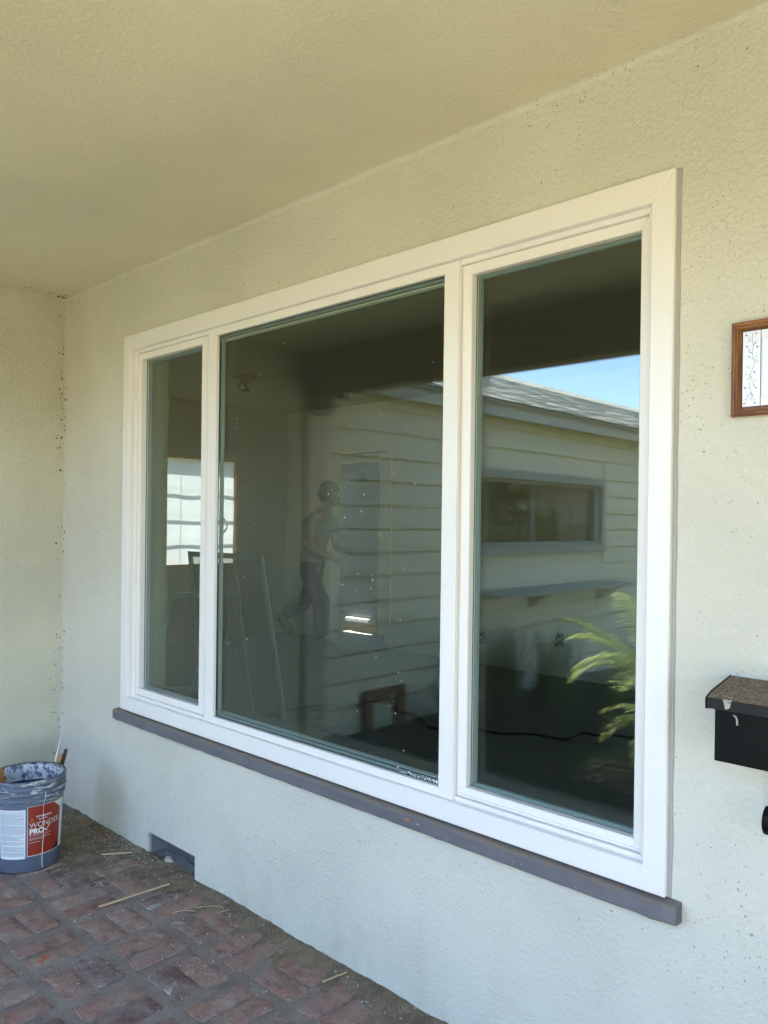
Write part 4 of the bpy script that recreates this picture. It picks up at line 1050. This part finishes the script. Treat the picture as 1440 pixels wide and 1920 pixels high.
for k in range(4):
    a = k*1.7; MB().tube([(-1.62+.03*math.cos(a), 2.32+.03*math.sin(a), CZ-.03), (-1.62+.06*math.cos(a+.6), 2.32+.06*math.sin(a+.6), CZ-.09), (-1.62+.03*math.cos(a+1.4), 2.32+.05*math.sin(a+1.4), CZ-.14), (-1.60+.07*math.cos(a+2.), 2.32, CZ-.11)], .005, 6).build('wire', 'cord_black', lf, smooth=True)
for x, z_, lb in ((-.37, .40, 'black uncovered outlet box left on the back wall'), (.445, .47, 'black uncovered outlet box right on the back wall')):
    t = thing('outlet_box', (x, RY1, z_), lb, 'outlet', 'uncovered outlets on the back wall')
    for dx in (-.028, .024): box('side', (x+dx, RY1-.02, z_-.055), (x+dx+.008, RY1-.0005, z_+.055), 'cord_black', t)
    for dz in (-.03, .02): box('socket', (x-.018, RY1-.018, z_+dz), (x+.018, RY1-.0005, z_+dz+.018), 'cord_black', t)
def smooth_path(pts, n_=6):
    out = []; P_ = [Vector(p) for p in pts]
    for i in range(len(P_)-1):
        a, b_, c, d = P_[max(0, i-1)], P_[i], P_[i+1], P_[min(len(P_)-1, i+2)]
        for k in range(n_):
            t = k/n_; out.append(.5*((2*b_)+(c-a)*t+(2*a-5*b_+4*c-d)*t*t+(3*b_-a-3*c+d)*t**3))
    return out+[P_[-1]]
zc = FZ+.008
co = MB().tube(smooth_path([(-.13,1.32,zc),(-.20,1.52,zc),(-.19,1.75,zc),(-.10,2.02,zc),(.02,2.27,zc),(.17,2.32,zc),(.29,2.17,zc),(.48,2.20,zc),(.70,2.055,zc),(.80,2.02,zc),(.97,2.185,zc),(1.15,2.22,zc),(1.305,2.356,zc),(1.504,2.395,zc),(1.50,2.593,zc),(1.58,2.62,zc),(1.707,2.706,zc),(2.3,2.9,zc)]), .008, 8).build('extension_cord', 'cord_black', None, smooth=True)
tag(co, 'black extension cord snaking over the room floor behind the glass', 'cord')
co = MB().tube(smooth_path([(.50,1.36,zc),(.66,1.36,zc),(.9,1.30,zc),(1.15,1.36,zc),(1.40,1.36,zc),(1.9,1.3,zc)]), .011, 8).build('air_hose', 'cord_red', None, smooth=True)
tag(co, 'dark red hose on the room floor close to the window', 'hose')

# ------------------------------------------------------------------ person walking through the room
YP = 3.72
def person():
    J = {'pelvis': (-2.34, YP, 1.0, .15, .13), 'belly': (-2.33, YP, 1.13, .15, .135), 'chest': (-2.25, YP, 1.33, .165, .145), 'uchest': (-2.19, YP, 1.46, .135, .11),
         'neck': (-2.13, YP, 1.565, .060, .058), 'head0': (-2.09, YP, 1.65, .075, .08), 'head': (-2.06, YP, 1.745, .088, .10), 'crown': (-2.065, YP, 1.815, .06, .07),
         'hipF': (-2.30, YP-.09, .95, .105, .10), 'kneeF': (-2.05, YP-.09, .61, .098, .096), 'ankF': (-2.07, YP-.09, .25, .085, .085),
         'hipB': (-2.35, YP+.09, .95, .105, .10), 'kneeB': (-2.46, YP+.09, .63, .098, .096), 'ankB': (-2.88, YP+.09, .40, .08, .08),
         'shF': (-2.18, YP-.17, 1.44, .072, .07), 'elF': (-2.13, YP-.20, 1.19, .052, .052), 'wrF': (-2.00, YP-.07, 1.10, .035, .035), 'haF': (-1.95, YP-.03, 1.08, .036, .02),
         'shB': (-2.18, YP+.17, 1.44, .072, .07), 'elB': (-2.16, YP+.22, 1.18, .052, .052), 'wrB': (-1.95, YP+.16, 1.15, .035, .035), 'haB': (-1.88, YP+.14, 1.15, .036, .02)}
    E = [('pelvis','belly'),('belly','chest'),('chest','uchest'),('uchest','neck'),('neck','head0'),('head0','head'),('head','crown'),('pelvis','hipF'),('hipF','kneeF'),('kneeF','ankF'),('pelvis','hipB'),('hipB','kneeB'),('kneeB','ankB'),
         ('uchest','shF'),('shF','elF'),('elF','wrF'),('wrF','haF'),('uchest','shB'),('shB','elB'),('elB','wrB'),('wrB','haB')]
    for s_ in ('F', 'B'):
        hx, hy, hz = J['ha'+s_][:3]
        for k, (dy, L) in enumerate(((-.026, .060), (-.009, .072), (.009, .068), (.026, .052))):
            J[f'f{s_}{k}a'] = (hx+.045, hy+dy, hz-.012, .0095, .0095); J[f'f{s_}{k}b'] = (hx+.045+L*.55, hy+dy, hz-.012-L*.55, .008, .008)
            E += [('ha'+s_, f'f{s_}{k}a'), (f'f{s_}{k}a', f'f{s_}{k}b')]
        J[f't{s_}a'] = (hx+.005, hy-.045*(1 if s_ == 'F' else -1)*-1, hz+.005, .011, .011); J[f't{s_}b'] = (hx+.045, hy-.055*(1 if s_ == 'F' else -1)*-1, hz-.012, .009, .009)
        E += [('ha'+s_, f't{s_}a'), (f't{s_}a', f't{s_}b')]
    names = list(J); me = bpy.data.meshes.new('body'); me.from_pydata([J[n_][:3] for n_ in names], [(names.index(a), names.index(b_)) for a, b_ in E], [])
    o = bpy.data.objects.new('body', me); COL.objects.link(o)
    sk = o.modifiers.new('s', 'SKIN'); sk.use_smooth_shade = True
    for i, n_ in enumerate(names):
        sv_ = me.skin_vertices[0].data[i]; sv_.radius = J[n_][3:5]; sv_.use_root = n_ == 'pelvis'
    ss = o.modifiers.new('u', 'SUBSURF'); ss.levels = 3; ss.render_levels = 3
    bpy.context.view_layer.update(); dg = bpy.context.evaluated_depsgraph_get()
    m2 = bpy.data.meshes.new_from_object(o.evaluated_get(dg)); bpy.data.objects.remove(o)
    for v in m2.vertices:       # cloth folds
        n3 = noise.noise_vector(v.co*9); 
        if v.co.z < 1.5: v.co += n3*.008
    for mt in ('denim', 'tshirt', 'skin'): m2.materials.append(M[mt])
    def near_seg(p, a, b_):
        a, b_ = Vector(a[:3]), Vector(b_[:3]); t = max(0, min(1, (p-a).dot(b_-a)/(b_-a).length_squared)); return (p-a-(b_-a)*t).length, t
    for pl in m2.polygons:
        best = min(((near_seg(pl.center, J[a], J[b_]), a, b_) for a, b_ in E), key=lambda q: q[0][0]); (d_, t), a, b_ = best
        pl.use_smooth = True
        if a.startswith(('hip', 'knee')) or b_.startswith('hip') or (a == 'pelvis'): k = 0 if pl.center.z < 1.03 else 1
        elif b_ in ('chest', 'uchest', 'shF', 'shB', 'belly'): k = 1
        elif b_.startswith('el'): k = 1 if t < .6 else 2
        else: k = 2
        pl.material_index = k
    root = thing('person', (-2.36, YP, FZ), 'person in grey tee shirt, jeans and dark cap walking through the room', 'person')
    link('body', m2, None, root)
    # cap, nose, ears, shoes
    def blob(name, c, r, mat, cut=None, seed=0):
        bm = bmesh.new(); bmesh.ops.create_uvsphere(bm, u_segments=24, v_segments=16, radius=1)
        for v in bm.verts: v.co = Vector((c[0]+v.co.x*r[0], c[1]+v.co.y*r[1], c[2]+v.co.z*r[2]))
        if cut: bmesh.ops.delete(bm, geom=[v for v in bm.verts if cut(v.co)], context='VERTS')
        m3 = bpy.data.meshes.new(name); bm.to_mesh(m3); bm.free(); return link(name, m3, mat, root, True)
    hx, hz = -2.065, 1.70; fd = Vector((.42, .91, 0)); sd_ = Vector((-.91, .42, 0))       # looks away from the window
    blob('cap', (hx, YP, 1.75), (.124, .116, .125), 'hair', lambda c: c.z < 1.735 and (c.x-hx)*fd.x+(c.y-YP)*fd.y > .03)
    def hp(f, q, z_): p = Vector((hx, YP, 0))+fd*f+sd_*q; return (p.x, p.y, z_)
    blob('nose', hp(.104, 0, 1.685), (.016, .020, .024), 'skin')
    for s_ in (-1, 1):
        blob('ear', hp(.0, s_*.094, 1.69), (.012, .022, .032), 'skin'); blob('eye', hp(.088, s_*.032, 1.723), (.012, .010, .009), 'label_white')
    blob('mouth', hp(.088, 0, 1.633), (.02, .010, .006), 'cord_red')
    def shoe(ank, toe, y):
        a, t = Vector((ank[0], y, ank[1])), Vector((toe[0], y, toe[1])); d = (t-a).normalized()
        pts = [a-d*.03+Vector((0, 0, .03)), a+d*.0, a+d*(t-a).length*.45, t-d*.05, t]
        MB().tube(pts, [.045, .058, .052, .046, .025], 12).build('shoe', 'shoe', root, smooth=True)
    shoe((-2.09, .215), (-1.85, .19), YP-.09); shoe((-2.92, .37), (-2.74, .19), YP+.09)
person()
